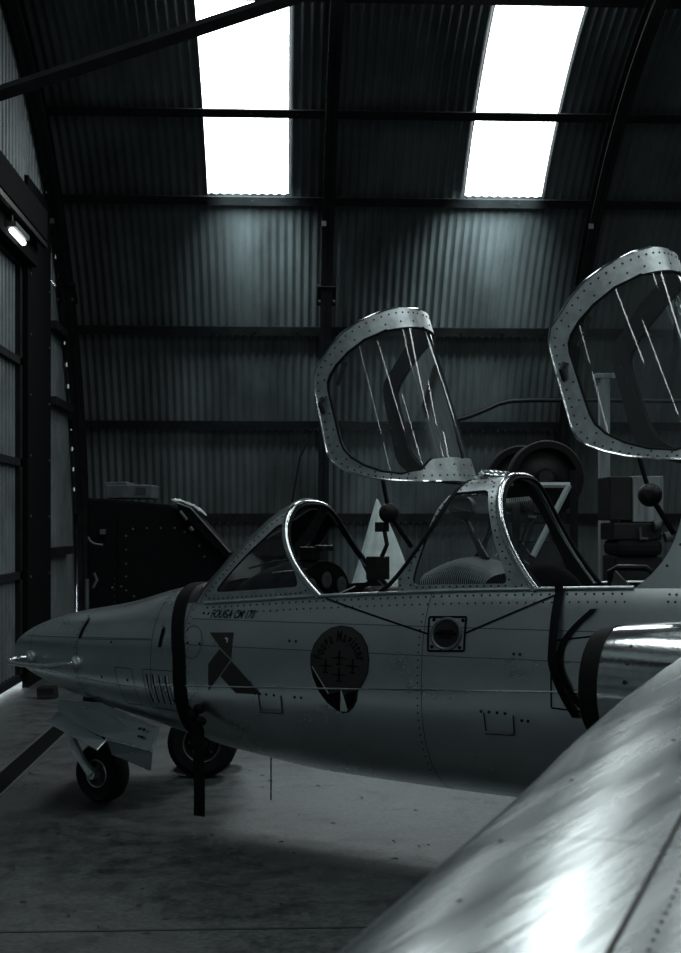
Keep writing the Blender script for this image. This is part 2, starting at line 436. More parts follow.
for px in (516, 574):
    for dd in (dS, dS + .9):
        a = rel(px, 470 if px > 560 else 488, dd); bq = Vector((a.x, a.y, 0))
        mb = MB(); mb.tube([bq, a], .035, 4); mb.build('leg', DKMET, S, False)
mb = MB()
for z in (.25, 1.6):
    for dd in (dS, dS + .9): mb.tube([rel(516, 525, dd) * 1, rel(574, 525, dd) * 1], .02, 4)
z = rel(516, 525, dS).z
mb = MB(); a, bq, cq, dq = rel(516, 525, dS), rel(574, 525, dS), rel(574, 525, dS + .9), rel(516, 525, dS + .9)
zt = 1.66
for p in (a, bq, cq, dq): p.z = zt - .03
mb.prism([a, bq, cq, dq], (0, 0, .03)); mb.build('shelf', DKMET, S, False)
for p in (a, bq, cq, dq): p.z = .6
mb = MB(); mb.prism([a, bq, cq, dq], (0, 0, .9)); mb.build('cabinet_body', DKMET, S, False)
tag(S, 'dark metal stand with pale triangular brace under the round drums', 'stand')

# machine with a grey box on the right
dM = 12.0
mc = at(640, 560, dM); M_ = empty('machine', (mc.x, mc.y, 0))
def mrel(px, py, d): return at(px, py, d) - Vector((mc.x, mc.y, 0))
Rz = Matrix.Rotation(math.radians(-12), 3, 'Z')
def mbox(px0, py0, px1, py1, d, dep, m, name, bevel=.012):
    a, bq = mrel(px0, py0, d), mrel(px1, py1, d)
    c = (a + bq) / 2
    mb = MB(); mb.box((c.x, c.y + dep / 2, c.z), (abs(bq.x - a.x), dep, abs(a.z - bq.z)), 0)
    return mb.build(name, m, M_, False, bevel)
mbox(613, 523, 662, 540, dM, .5, DKMET, 'bed'); mbox(617, 540, 664, 556, dM - .05, .55, BLACK, 'motor_housing', .05)
a = mrel(616, 556, dM); bq = mrel(664, 556, dM)
mb = MB(); mb.box(((a.x + bq.x) / 2, .28, a.z / 2), (bq.x - a.x, .5, a.z)); mb.build('base', DKMET, M_, False, .02)
mb = MB()
for (x0, y0, x1, y1) in ((640, 527, 641, 540), (640, 538, 648, 539)): mb.tube([mrel(x0, y0, dM - .06), mrel(x1, y1, dM - .06)], .012, 8)
mb.build('lever', MIDMET, M_)
for x in (657, 668):
    mb = MB(); mb.lathe([(.001, -.03), (.05, -.03), (.05, .03), (.001, .03)], mrel(x, 525 if x < 660 else 537, dM - .05), (1, 0, .2), 14); mb.tube([mrel(x, 525 if x < 660 else 537, dM - .05), mrel(655, 532, dM + .1)], .015, 6); mb.build('handwheel', MIDMET, M_)
tag(M_, 'dark workshop machine standing right of the grey post', 'machine')
a, bq = at(633, 476, dM), at(664, 522, dM); a0 = at(610, 478, dM)
B_ = empty('metal_box', ((a.x + a0.x) / 2, a.y + .2, bq.z))
mb = MB(); mb.box(((a.x + bq.x) / 2 - B_.location.x, 0.05, (a.z - bq.z) / 2), (bq.x - a.x, .5, a.z - bq.z)); mb.build('grey_panel', TIMBER, B_, False, .008)['label'] = 'light grey front panel'
mb = MB(); mb.box(((a0.x + a.x) / 2 - B_.location.x, 0.05, (a.z - bq.z) / 2 + .005), (a.x - a0.x, .46, a.z - bq.z - .02)); mb.build('dark_panel', DKMET, B_, False, .008)
tag(B_, 'square box with light grey front on top of the dark workshop machine', 'box')

# plastic-wrapped object
dP = 9.9
pc = at(377, 560, dP); P_ = empty('plastic_sheet', (pc.x, pc.y, 0))
zt = at(377, 499, dP).z
mb = MB(); rows = []
for i in range(26):
    t = i / 25; row = []
    for j in range(56):
        an = 2 * PI * j / 56
        r = .006 + .58 * t ** .95 + .10 * t * math.sin(3 * an + 2 * t + 1) + .05 * t * math.sin(7 * an - 3 * t) + .022 * t * math.sin(13 * an + 5 + 4 * t)
        row.append((r * math.cos(an) + .02 * math.sin(6 * t), r * .8 * math.sin(an), zt * (1 - t) + .03 * t * (1 - t) * math.sin(3 * an)))
    rows.append(row)
mb.grid(rows, 0, True); mb.build('film', PLASTIC, P_)
tag(P_, 'pale translucent plastic sheeting draped in a tall cone behind the front cockpit', 'plastic sheet')

# riveted ground cart on the left
dV = 8.42
vc = at(160, 745, dV); V = empty('equipment_cart', (vc.x, vc.y, 0), -YAW)
def vr(px, py, d=dV):           # local to the cart: x along its side, z up
    return Vector(((px - 340.5) / FPX * d - (160 - 340.5) / FPX * dV, d - dV, CAMH - (py - 525) / FPX * d))
out = [vr(84, 497), vr(168, 504), vr(183, 512), vr(222, 553), vr(236, 600), vr(236, 695), vr(84, 695)]
mb = MB(); mb.prism([p + Vector((0, .1, 0)) for p in out], (0, .45, 0)); mb.build('body', MATTE, V, False, .02)
mb = MB(); pnl = [vr(116, 520), vr(176, 520), vr(212, 552), vr(216, 600), vr(116, 604)]
mb.prism([p + Vector((0, .085, 0)) for p in pnl], (0, .02, 0))
for x, y in ((124, 536), (124, 550), (124, 564), (124, 577), (124, 591), (131, 529), (145, 528), (159, 528), (173, 528), (183, 532), (198, 546), (203, 557), (110, 588), (119, 587), (132, 597), (190, 529)):
    p = vr(x, y); mb.dot((p.x, .085, p.z), (0, -1, 0), .0075, .006, 1)
mb.build('side_panel', [MATTE, MIDMET], V, False)
mb = MB(); mb.prism([vr(176, 503) + Vector((0, .02, 0)), vr(190, 508) + Vector((0, .02, 0)), vr(230, 553) + Vector((0, .02, 0)), vr(226, 558) + Vector((0, .02, 0)), vr(181, 513) + Vector((0, .02, 0))], (0, .32, 0)); mb.tube([vr(176, 503) + Vector((0, .015, 0)), vr(190, 508) + Vector((0, .015, 0)), vr(230, 553) + Vector((0, .015, 0))], .007, 6, 1)
mb.tube([vr(180, 511), vr(187, 520)], .012, 6, 1); mb.tube([vr(190, 527), vr(193, 531)], .014, 6, 1)
mb.build('sloping_cover', [MATTE, MIDMET], V, False, .006)
mb = MB(); mb.box(vr(101, 532) + Vector((0, .07, 0)), (.035, .05, .035)); mb.build('latch', MIDMET, V, False, .004)
mb = MB(); mb.tube([vr(88, 537), vr(90, 541), vr(95, 544), vr(103, 545)], .008, 6); mb.build('hose', MIDMET, V)
mb = MB(); mb.tube([vr(87, 579), vr(87, 609)], .014, 8); mb.tube([vr(93, 588), vr(97, 580), vr(94, 573)], .010, 8); mb.build('handle_bar', MIDMET, V)
for nm, dx, dy in (('wheel', 0, 0), ('wheel', 0, .42)):
    w = empty(nm, (0, 0, 0)); 
    c = vr(201, 745) + Vector((0, .11 + dy, 0)); w.parent = V; w.location = (c.x, c.y, .228); R_ = .228
    mb = MB(); mb.lathe([(R_ * .56, -.09), (R_ * .80, -.095), (R_ * .95, -.07), (R_, -.03), (R_, .03), (R_ * .95, .07), (R_ * .8, .095), (R_ * .56, .09), (R_ * .56, -.09)], (0, 0, 0), (0, 1, 0), 44); mb.build('tyre', BLACK, w)
    mb = MB(); mb.lathe([(.001, -.05), (.04, -.055), (.05, -.03), (R_ * .45, -.02), (R_ * .5, -.075), (R_ * .57, -.08), (R_ * .57, .05), (.001, .05)], (0, 0, 0), (0, 1, 0), 36)
    for j in range(8): mb.dot((.085 * math.cos(j * PI / 4), -.03, .085 * math.sin(j * PI / 4)), (0, -1, 0), .008, .012, 1)
    mb.lathe([(R_ * .5, -.08), (R_ * .53, -.085), (R_ * .57, -.08)], (0, 0, 0), (0, 1, 0), 36, 2); mb.build('hub', [DKMET, MIDMET, MIDMET], w)
mb = MB(); c = vr(201, 745); mb.tube([(c.x, .02, .228), (c.x, .62, .228)], .03, 8); mb.box((c.x, .34, .36), (.1, .2, .25)); mb.build('axle', DKMET, V, False)
mb = MB(); mb.box((vr(95, 700).x, .32, .23), (.09, .3, .46)); mb.build('prop_leg', DKMET, V, False)
tag(V, 'dark riveted ground equipment cart on a rubber tyre behind the jet nose', 'cart')
T_ = V.matrix_basis
def onV(p): return Matrix.LocRotScale(Vector((vc.x, vc.y, 0)), Matrix.Rotation(-YAW, 3, 'Z'), None) @ p
E2 = empty('battery_box', onV(vr(122, 498) + Vector((0, .32, 0))), -YAW)
mb = MB(); mb.box((0.02, 0, .045), (.30, .36, .09)); mb.build('case', MIDMET, E2, False, .006)
mb = MB(); mb.box((-.07, 0, .097), (.15, .34, .025)); mb.build('lid', PALE if 0 else MIDMET, E2, False, .004)
mb = MB(); mb.box((.10, -.183, .05), (.07, .004, .045)); mb.build('sticker', SEAM, E2, False)
tag(E2, 'flat grey metal box lying on top of the dark cart', 'box')
E3 = empty('plastic_bag', onV(vr(176, 505) + Vector((0, .3, .01))), -YAW)
mb = MB(); rows = []
for i in range(12):
    rows.append([(-.06 + .22 * i / 11, -.10 + .2 * j / 9, .03 - .0016 * i * i * .5 + .022 * noise.noise(Vector((i * .7, j * .8, 3)))) for j in range(10)])
mb.grid(rows); mb.build('film', PLASTIC, E3)
tag(E3, 'crumpled clear plastic bag on the sloping end of the dark cart', 'bag')
ck = at(46, 696, 12.3)
mb = MB(); mb.prism([(ck.x - .09, ck.y, 0), (ck.x + .09, ck.y, 0), (ck.x + .07, ck.y, .11), (ck.x - .09, ck.y, .11)], (0, .2, 0))
o = mb.build('chock', DKMET, smooth=False, bevel=.008); tag(o, 'small dark block on the floor by the door gap', 'chock')
# dirt flecks on the floor
mb = MB()
for i in range(120):
    x, y = random.uniform(-2, 2.4), random.uniform(4.2, 9.0)
    r = random.uniform(.006, .022); a = random.uniform(0, PI)
    mb.add([(x + r * math.cos(a) * 1.6, y + r * math.sin(a), .004), (x - r * .4 * math.sin(a), y + r * .5, .010), (x - r * math.cos(a), y - r * math.sin(a), .005), (x + r * .5, y - r * .4, .003)], [(0, 1, 2, 3)])
o = mb.build('floor_dirt', SEAM, smooth=False); tag(o, 'dark flecks of dirt and dry leaf scattered over the concrete floor', 'dirt', kind='stuff')

# ------------------------------------------------------------------ the jet
def interp(x, T):
    if x <= T[0][0]: return T[0][1]
    for i in range(len(T) - 1):
        if x <= T[i + 1][0]:
            x0, y0 = T[i]; x1, y1 = T[i + 1]
            d = (y1 - y0) / (x1 - x0)
            dm = (y0 - T[i - 1][1]) / (x0 - T[i - 1][0]) if i > 0 else d
            dp = (T[i + 2][1] - y1) / (T[i + 2][0] - x1) if i + 2 < len(T) else d
            m0 = 0 if dm * d <= 0 else 2 * dm * d / (dm + d)
            m1 = 0 if dp * d <= 0 else 2 * dp * d / (dp + d)
            t = (x - x0) / (x1 - x0); H = x1 - x0
            return (2 * t**3 - 3 * t * t + 1) * y0 + (t**3 - 2 * t * t + t) * H * m0 + (-2 * t**3 + 3 * t * t) * y1 + (t**3 - t * t) * H * m1
    return T[-1][1]
TW = [(0, .0), (.01, .055), (.04, .10), (.1, .145), (.25, .21), (.5, .275), (1, .35), (1.5, .40), (2, .425), (2.5, .44), (3.5, .45), (4.5, .45), (6, .40), (8, .25), (9.8, .08)]
TT = [(0, .87), (.01, .925), (.04, .955), (.1, .99), (.25, 1.055), (.5, 1.125), (1, 1.21), (1.45, 1.315), (2, 1.38), (2.5, 1.435), (3.5, 1.51), (4.5, 1.545), (6, 1.48), (8, 1.4), (9.8, 1.3)]
TB = [(0, .87), (.01, .835), (.04, .81), (.1, .775), (.25, .72), (.5, .655), (1, .565), (1.5, .48), (1.8, .43), (2.5, .37), (3.4, .36), (4.5, .38), (6, .45), (8, .75), (9.8, 1.1)]
TM = [(0, .87), (.5, .88), (1.5, .88), (2.5, .88), (4.5, .92), (6, .95), (8, 1.05), (9.8, 1.2)]
NU, NL = 2.5, 2.2
def surfw(s, z):
    W, T, B, M = interp(s, TW), interp(s, TT), interp(s, TB), interp(s, TM)
    if z >= M: r = min(1, (z - M) / (T - M + 1e-9)); n = NU
    else: r = min(1, (M - z) / (M - B + 1e-9)); n = NL
    return W * max(0, 1 - r**n)**(1 / n)
def sp(s, ph):                            # ph 0 = top, positive = left side of the jet; local y points to its right
    W, T, B, M = interp(s, TW), interp(s, TT), interp(s, TB), interp(s, TM)
    c, q = math.cos(ph), math.sin(ph)
    n = NU if c >= 0 else NL
    w = W * abs(q)**(2 / n) * (1 if q >= 0 else -1)
    z = M + ((T - M) * c**(2 / n) if c >= 0 else -(M - B) * (-c)**(2 / n))
    return Vector((s, -w, z))
PC = math.radians(46)
def sill(s):
    p = sp(s, PC); return -p.y, p.z
CR = [(1.4, 1.69), (2.19, 1.767), (3.42, 1.885), (4.3, 1.92), (5, 1.85), (6.8, 1.47)]
def crown(s): return interp(s, CR)
def MM(s, t):                             # canopy cross-section: t = 0 near sill, .6 crown, 1.2 far sill
    side = 1
    if t > .6: t = 1.2 - t; side = -1
    p = t / .6 * PI / 2
    w, z = sill(s)
    return Vector((s, -side * w * max(0, math.cos(p))**.75, z + (crown(s) - z) * max(0, math.sin(p))**.85))

TH = math.radians(34)
JET = empty('jet_airplane', c2w(-1.989, 8.13, 0), -TH - YAW)
tag(JET, 'silver two-seat jet trainer with two raised canopies on the hangar floor', 'airplane')

# fuselage skin
SS = [0, .004, .01, .02, .04, .07, .1, .15, .2] + [.25 + .05 * i for i in range(100)]
SS = [s for s in SS if s < 5.2] + [5.2 + .2 * i for i in range(24)]
deg = [i * 4 for i in range(0, 12)]; deg[-1] = 44
DEG = [0, 4, 8, 12, 16, 20, 24, 28, 32, 36, 40, 43, 46, 50, 54, 58, 62, 66, 70, 74, 78, 82, 86, 90] + [94 + 4 * i for i in range(22)]
DEG = DEG + [360 - d for d in reversed(DEG) if 0 < d < 180] if 180 in DEG else DEG + [180] + [360 - d for d in reversed(DEG) if 0 < d < 180]
rows = [[sp(s, math.radians(dg)) for dg in DEG] for s in SS]
C0, C1 = 1.75, 4.62
def skip(i, j):
    a, bq = DEG[j], DEG[(j + 1) % len(DEG)] if (j + 1) < len(DEG) else 360
    m = (a + bq) / 2
    sm = (SS[i] + SS[i + 1]) / 2
    return C0 < sm < C1 and (m < 46 or m > 314)
mb = MB(); mb.grid(rows, 0, True, skip)
def seam_ring(s, p0, p1, wd=.004):
    n = 40
    a = [sp(s, math.radians(p0 + (p1 - p0) * i / n)) for i in range(n + 1)]
    bq = [sp(s + wd, math.radians(p0 + (p1 - p0) * i / n)) for i in range(n + 1)]
    off = []
    for r in (a, bq):
        off.append([p + Vector((0, (1 if p.y > 0 else -1) * .0015, .0015 if p.z > 1.1 else (-.001 if p.z < .6 else 0))) for p in r])
    mb.grid(off, 1)
for s, a, bq in ((.32, 20, 130), (.8, 0, 150), (1.43, 0, 178), (1.66, 30, 178), (3.15, 46, 178), (4.42, 46, 120)): seam_ring(s, a, bq); seam_ring(s, -a, -bq)
def seam_line(pts, wd=.004, mi=1, dz=None):
    r0, r1 = [], []
    for s, z in pts:
        r0.append(Vector((s, -surfw(s, z - wd / 2) - .0015, z - wd / 2))); r1.append(Vector((s, -surfw(s, z + wd / 2) - .0015, z + wd / 2)))
    mb.grid([r0, r1], mi)
def line(s0, z0, s1, z1, n=40): return [(s0 + (s1 - s0) * i / n, z0 + (z1 - z0) * i / n) for i in range(n + 1)]
seam_line(line(.25, .985, 1.42, 1.035)); seam_line(line(.8, 1.00, 1.43, 1.03)); seam_line(line(1.7, 1.02, 4.3, 1.07, 60)); seam_line(line(1.7, 1.155, 4.3, 1.20, 60))
def srivet(s, z, r=.006, mi=2):
    w = surfw(s, z); e = .01
    n = Vector((0, -(e * 2), -(surfw(s, z + e) - surfw(s, z - e)))).normalized()
    n = Vector((0, -1, 0)) + Vector((0, 0, -(surfw(s, z + e) - surfw(s, z - e)) / (2 * e)))
    mb.dot((s, -w, z), n, r, .002, mi, 6)
s = 1.78
while s < 4.1:                                   # rows along the sill
    w, z = sill(s); srivet(s, z - .022); srivet(s + .02, z - .055, .005)
    s += .042
for z in [.5 + .035 * i for i in range(22)]: srivet(3.13, z, .0045); srivet(1.685, z, .004); srivet(.785, z + .1, .004)
for i in range(3):
    for j in range(3): srivet(4.30 + .03 * i, 1.33 + .03 * j, .006)
for s, z in ((2.17, .80), (2.20, .80), (2.24, .80), (2.29, .80), (2.42, .80), (2.46, .80), (3.46, .815), (3.50, .815), (3.54, .815), (3.58, .815), (3.62, 1.08), (3.65, 1.08), (3.66, .79), (3.69, .79), (2.38, 1.075), (2.42, 1.075), (1.70, 1.03), (1.785, 1.03), (1.10, 1.0), (1.02, .80), (1.24, .80), (1.62, .7)): srivet(s, z, .008)
FUS = mb.build('fuselage', [ALU, LINE, RIVET], JET)
# waist stringer, a polished half-round strip
pts = [(1.45 + i * .04, .789 + (.930 - .789) * (i * .04) / 2.4) for i in range(70)]
mb = MB(); mb.tube([(s, -surfw(s, z) - .001, z) for s, z in pts], .006, 6, 0, True, .8); mb.build('waist_strip', CHROME, JET)
pts = [(.25 + i * .03, .82 - .055 * math.sin(i / 40 * PI / 2)) for i in range(40)]
mb = MB(); mb.tube([(s, -surfw(s, z) - .0005, z) for s, z in pts], .0035, 6); mb.build('nose_strip', CHROME, JET)
# sill rails, polished
for side in (1, -1):
    mb = MB(); pts = []
    for i in range(50):
        s = 1.75 + (4.14 - 1.75) * i / 49; w, z = sill(s); pts.append((s, -side * (w + .002), z + .004))
    mb.tube(pts, .011, 8, 0, True, .7); mb.build('sill_rail', FRAME, JET)
# cockpit liner: dark tub inside
mb = MB(); rows = []
for s in [C0 + .02 + (C1 - C0 - .04) * i / 12 for i in range(13)]:
    w, z = sill(s); rows.append([(s, -w + .012, z - .005), (s, -w + .01, .75), (s, -.2, .62), (s, .2, .62), (s, w - .01, .75), (s, w - .012, z - .005)])
mb.grid(rows)
for s in (C0 + .02, C1 - .02):
    w, z = sill(s); mb.add([(s, -w, z - .005), (s, -w, .7), (s, w, .7), (s, w, z - .005)], [(0, 1, 2, 3)])
mb.build('cockpit_tub', DARK, JET, False, recalc=False)

# ---- framed shells (a frame strip round a pane, with thickness, rivets)
def ray_poly(c, th, poly):
    best = None; dx, dy = math.cos(th), math.sin(th)
    for i in range(len(poly)):
        x1, y1 = poly[i]; x2, y2 = poly[(i + 1) % len(poly)]
        ex, ey = x2 - x1, y2 - y1; den = dx * ey - dy * ex
        if abs(den) < 1e-12: continue
        t = ((x1 - c[0]) * ey - (y1 - c[1]) * ex) / den; u = ((x1 - c[0]) * dy - (y1 - c[1]) * dx) / den
        if t > 0 and -1e-9 <= u <= 1 + 1e-9 and (best is None or t > best): best = t
    return best
def rounded(poly, r, n=5):
    out = []
    N_ = len(poly)
    for i in range(N_):
        p0, p1, p2 = Vector(poly[i - 1]), Vector(poly[i]), Vector(poly[(i + 1) % N_])
        a = (p0 - p1); bq = (p2 - p1); k = min(r, a.length * .45, bq.length * .45)
        A, B = p1 + a.normalized() * k, p1 + bq.normalized() * k
        for j in range(n + 1):
            t = j / n; out.append(tuple((1 - t)**2 * A + 2 * t * (1 - t) * p1 + t * t * B))
    return out
def framed(mp, outer, inner, frame_mb, glass_mb, K=120, m=5, th=.02, rivets=((.3, .05),), outsign=None, rr=.0062, rtest=None):
    cx = sum(p[0] for p in inner) / len(inner); cy = sum(p[1] for p in inner) / len(inner); c = (cx, cy)
    ths = sorted([2 * PI * i / K for i in range(K)] + [math.atan2(p[1] - cy, p[0] - cx) % (2 * PI) for p in outer + inner])
    tt = [ths[0]]
    for t in ths[1:]:
        if t - tt[-1] > 1e-4: tt.append(t)
    O, I = [], []
    for t in tt:
        ro, ri = ray_poly(c, t, outer), ray_poly(c, t, inner)
        if ro is None or ri is None: ro = ri = .01
        O.append((cx + ro * math.cos(t), cy + ro * math.sin(t))); I.append((cx + ri * math.cos(t), cy + ri * math.sin(t)))
    cen = mp(cx, cy)
    def nrm(a, bq):
        e = .004
        n = (mp(a + e, bq) - mp(a - e, bq)).cross(mp(a, bq + e) - mp(a, bq - e))
        if n.length < 1e-12: return Vector((0, -1, 0))
        n.normalize()
        return n * outsign
    rowsA, rowsB = [], []
    for k in range(m + 1):
        u = k / m; ra, rb = [], []
        for a, bq in zip(O, I):
            x, y = a[0] + (bq[0] - a[0]) * u, a[1] + (bq[1] - a[1]) * u
            p = mp(x, y); ra.append(p); rb.append(p - nrm(x, y) * th)
        rowsA.append(ra); rowsB.append(rb)
    frame_mb.grid(rowsA, 0, True); frame_mb.grid(rowsB, 2, True)
    frame_mb.grid([rowsA[0], rowsB[0]], 0, True); frame_mb.grid([rowsA[-1], rowsB[-1]], 2, True)
    # rivets
    for fr, spc in rivets:
        L_ = [(a[0] + (bq[0] - a[0]) * fr, a[1] + (bq[1] - a[1]) * fr) for a, bq in zip(O, I)]
        acc = 0; prev = None
        for x, y in L_ + L_[:1]:
            p = mp(x, y)
            if prev is not None:
                seg = (p - prev[0]).length; acc += seg
                while acc >= spc and seg > 1e-6:
                    f_ = 1 - (acc - spc) / seg; f_ = max(0, min(1, f_)); acc -= spc
                    qx, qy = prev[1] + (x - prev[1]) * f_, prev[2] + (y - prev[2]) * f_
                    if rtest is None or rtest(qx, qy): frame_mb.dot(mp(qx, qy), nrm(qx, qy), rr, .0025, 1, 7)
            prev = (p, x, y)
    # pane
    if glass_mb is not None:
        rows = []; mg = 8
        for k in range(mg + 1):
            u = k / mg
            rows.append([mp(i_[0] + (cx - i_[0]) * u * .999, i_[1] + (cy - i_[1]) * u * .999) - nrm(i_[0] + (cx - i_[0]) * u * .999, i_[1] + (cy - i_[1]) * u * .999) * th * .5 for i_ in I])
        glass_mb.grid(rows, 0, True)
        n_ = len(I); o_ = len(glass_mb.v) - n_
        glass_mb.f.append(tuple(range(o_, o_ + n_))); glass_mb.m.append(0)

def s_arch1(t):
    zr = math.sin(min(t, 1.2 - t) / .6 * PI / 2)**.85; return 2.49 - .29 * (1 - (1 - zr)**2)
def s_arch2(t):
    zr = math.sin(min(t, 1.2 - t) / .6 * PI / 2)**.85; return 3.67 - .245 * (1 - (1 - zr)**1.8)
def s_fair(t):
    zr = math.sin(min(t, 1.2 - t) / .6 * PI / 2)**.85; return 2.885 + .34 * zr - .035 * math.exp(-zr / .06) + .05 * math.sin(PI * zr)
def s_aft(t):
    zr = math.sin(min(t, 1.2 - t) / .6 * PI / 2)**.85; return 4.14 + .20 * (1 - (1 - zr)**4)
WS = empty('windshield', (0, 0, 0)); WS.parent = JET
for side in (0, 1):
    mpw = (lambda s, t: MM(s, t)) if side == 0 else (lambda s, t: MM(s, 1.2 - t))
    outer = [(1.70, 0.), (1.9, 0), (2.1, 0), (2.3, 0), (2.48, 0.)] + [(s_arch1(t), t) for t in (.02, .05, .1, .15, .2, .25, .3, .35, .40, .43)] + [(2.165, .39), (2.06, .265), (1.95, .17), (1.85, .095), (1.76, .035)]
    inner = rounded([(1.815, .030), (2.375, .028), (2.315, .12), (2.245, .29), (2.19, .325), (2.10, .235), (1.96, .13)], .035)
    fm, gm = MB(), MB()
    framed(mpw, outer, inner, fm, gm, 120, 4, .016, ((.35, .032),), 1 if side == 0 else -1, .0048)
    fm.build('side_frame', [FRAME, RIVET, DARK], WS)
    gm.build('side_pane', GLASS, WS)
# front windscreen between the corner posts
cor = [(1.70, 0.0), (1.85, .095), (2.06, .265), (2.165, .39), (2.20, .43)]
def corner(v):
    x = v * (len(cor) - 1); i = min(int(x), len(cor) - 2); u = x - i
    return MM(cor[i][0] + (cor[i + 1][0] - cor[i][0]) * u, cor[i][1] + (cor[i + 1][1] - cor[i][1]) * u)
def mpf(a, v):
    a = max(-1, min(1, a)); v = max(0, min(1, v))
    p = corner(v); pf = Vector((p.x, -p.y, p.z))
    m = p + (pf - p) * (a + 1) / 2; bow = 1 - a * a
    base = Vector((-.17, 0, .045)) * bow; topo = Vector((-.01, 0, .055)) * bow
    return m + base * (1 - v) + topo * v
fm, gm = MB(), MB()
framed(mpf, [(-1, 0), (-.5, 0), (0, 0), (.5, 0), (1, 0), (1, .33), (1, .66), (1, 1), (.5, 1), (0, 1), (-.5, 1), (-1, 1), (-1, .66), (-1, .33)], [(-.8, .08), (.8, .08), (.78, .92), (-.78, .92)], fm, gm, 80, 3, .012, ((.4, .04),), 1, .0045)
fm.build('front_frame', [FRAME, RIVET, DARK], WS); gm.build('front_pane', GLASS, WS)
# polished hoops
def hoop(name, sf, r, flat, m, parent=JET, t0=0., t1=1.2, off=0., ds=0.):
    pts = []
    for i in range(61):
        t = t0 + (t1 - t0) * i / 60; p = MM(sf(t) + ds, t); c = Vector((p.x, 0, sill(p.x)[1])); d = (p - c); d.x = 0
        pts.append(p + (d.normalized() * off if d.length > 1e-6 else Vector()))
    mb = MB(); mb.tube(pts, r, 12, 0, True, flat, up=(1, 0, 0)); return mb.build(name, m, parent)
hoop('windscreen_arch', s_arch1, .010, 1.7, CHROME, JET, off=.004, ds=.012)
hoop('arch_seal', s_arch1, .008, 1.3, BLACK, JET, off=-.012, ds=.030)

# middle fairing with side windows
FA = empty('centre_fairing', (0, 0, 0)); FA.parent = JET
for side in (0, 1):
    mpw = (lambda s, t: MM(s, t)) if side == 0 else (lambda s, t: MM(s, 1.2 - t))
    ts = [i * .6 / 14 for i in range(15)]
    outer = [(2.885 + .785 * i / 10, 0.) for i in range(1, 10)] + [(s_arch2(t), t) for t in ts] + [(s_fair(t), t) for t in reversed(ts[1:])]
    inner = rounded([(3.035, .016), (3.545, .012), (3.465, .135), (3.415, .26), (3.375, .39), (3.185, .392), (3.135, .30), (3.09, .14)], .03)
    fm, gm = MB(), MB()
    framed(mpw, outer, inner, fm, gm, 140, 8, .018, ((.12, .030), (.62, .036)), 1 if side == 0 else -1, .0050)
    fm.build('fairing_shell', [FRAME, RIVET, DARK], FA); gm.build('side_pane', GLASS, FA)
hoop('rear_arch', s_arch2, .010, 1.7, CHROME, JET, off=.005, ds=.012)
hoop('arch_seal', s_arch2, .008, 1.3, BLACK, JET, off=-.012, ds=.032)
hoop('fairing_edge', s_fair, .007, 1.6, BLACK, JET, off=-.002, ds=-.006)
cz = crown(3.28)
mb = MB(); mb.lathe([(.10, -.03), (.10, .006), (.075, .012), (.072, .028), (.066, .036), (.001, .040)], (3.30, 0, cz), (.09, 0, 1), 40); mb.lathe([(.078, .014), (.082, .018), (.078, .022), (.07, .018)], (3.30, 0, cz), (.09, 0, 1), 40)
mb.build('periscope_cap', CHROME, JET)
# sun blind inside the rear windscreen top
mb = MB(); mb.grid([[MM(s, t) + Vector((0, 0, -.03)) for t in [.40 + .4 * i / 12 for i in range(13)]] for s in (3.16, 3.25, 3.34, 3.40)]); mb.build('sun_blind', DARK, FA)

# aft fairing behind the rear cockpit
rows = []
for u in [0, .04, .1, .2, .3, .45, .6, .8, 1]:
    r = []
    for i in range(41):
        t = 1.2 * i / 40; s0 = s_aft(t); s = s0 + (6.7 - s0) * u
        r.append(MM(s, t))
    rows.append(r)
mb = MB(); mb.grid(rows)
s = 4.5
for t in (.05, .11, .17, .23, .29): mb.dot(MM(s_aft(t) + .035, t), MM(s_aft(t) + .035, t) - Vector((s_aft(t) + .035, 0, 1.4)), .006, .003, 1)
inn = [[p * 1 for p in rows[0]], [Vector((p.x + .05, p.y * .9, 1.36 + (p.z - 1.36) * .92)) for p in rows[0]]]
mb.grid(inn, 2); mb.f.append(tuple(len(mb.v) - 41 + i for i in range(41))); mb.m.append(2)
mb.build('aft_fairing', [ALU, RIVET, DARK], JET, recalc=False)

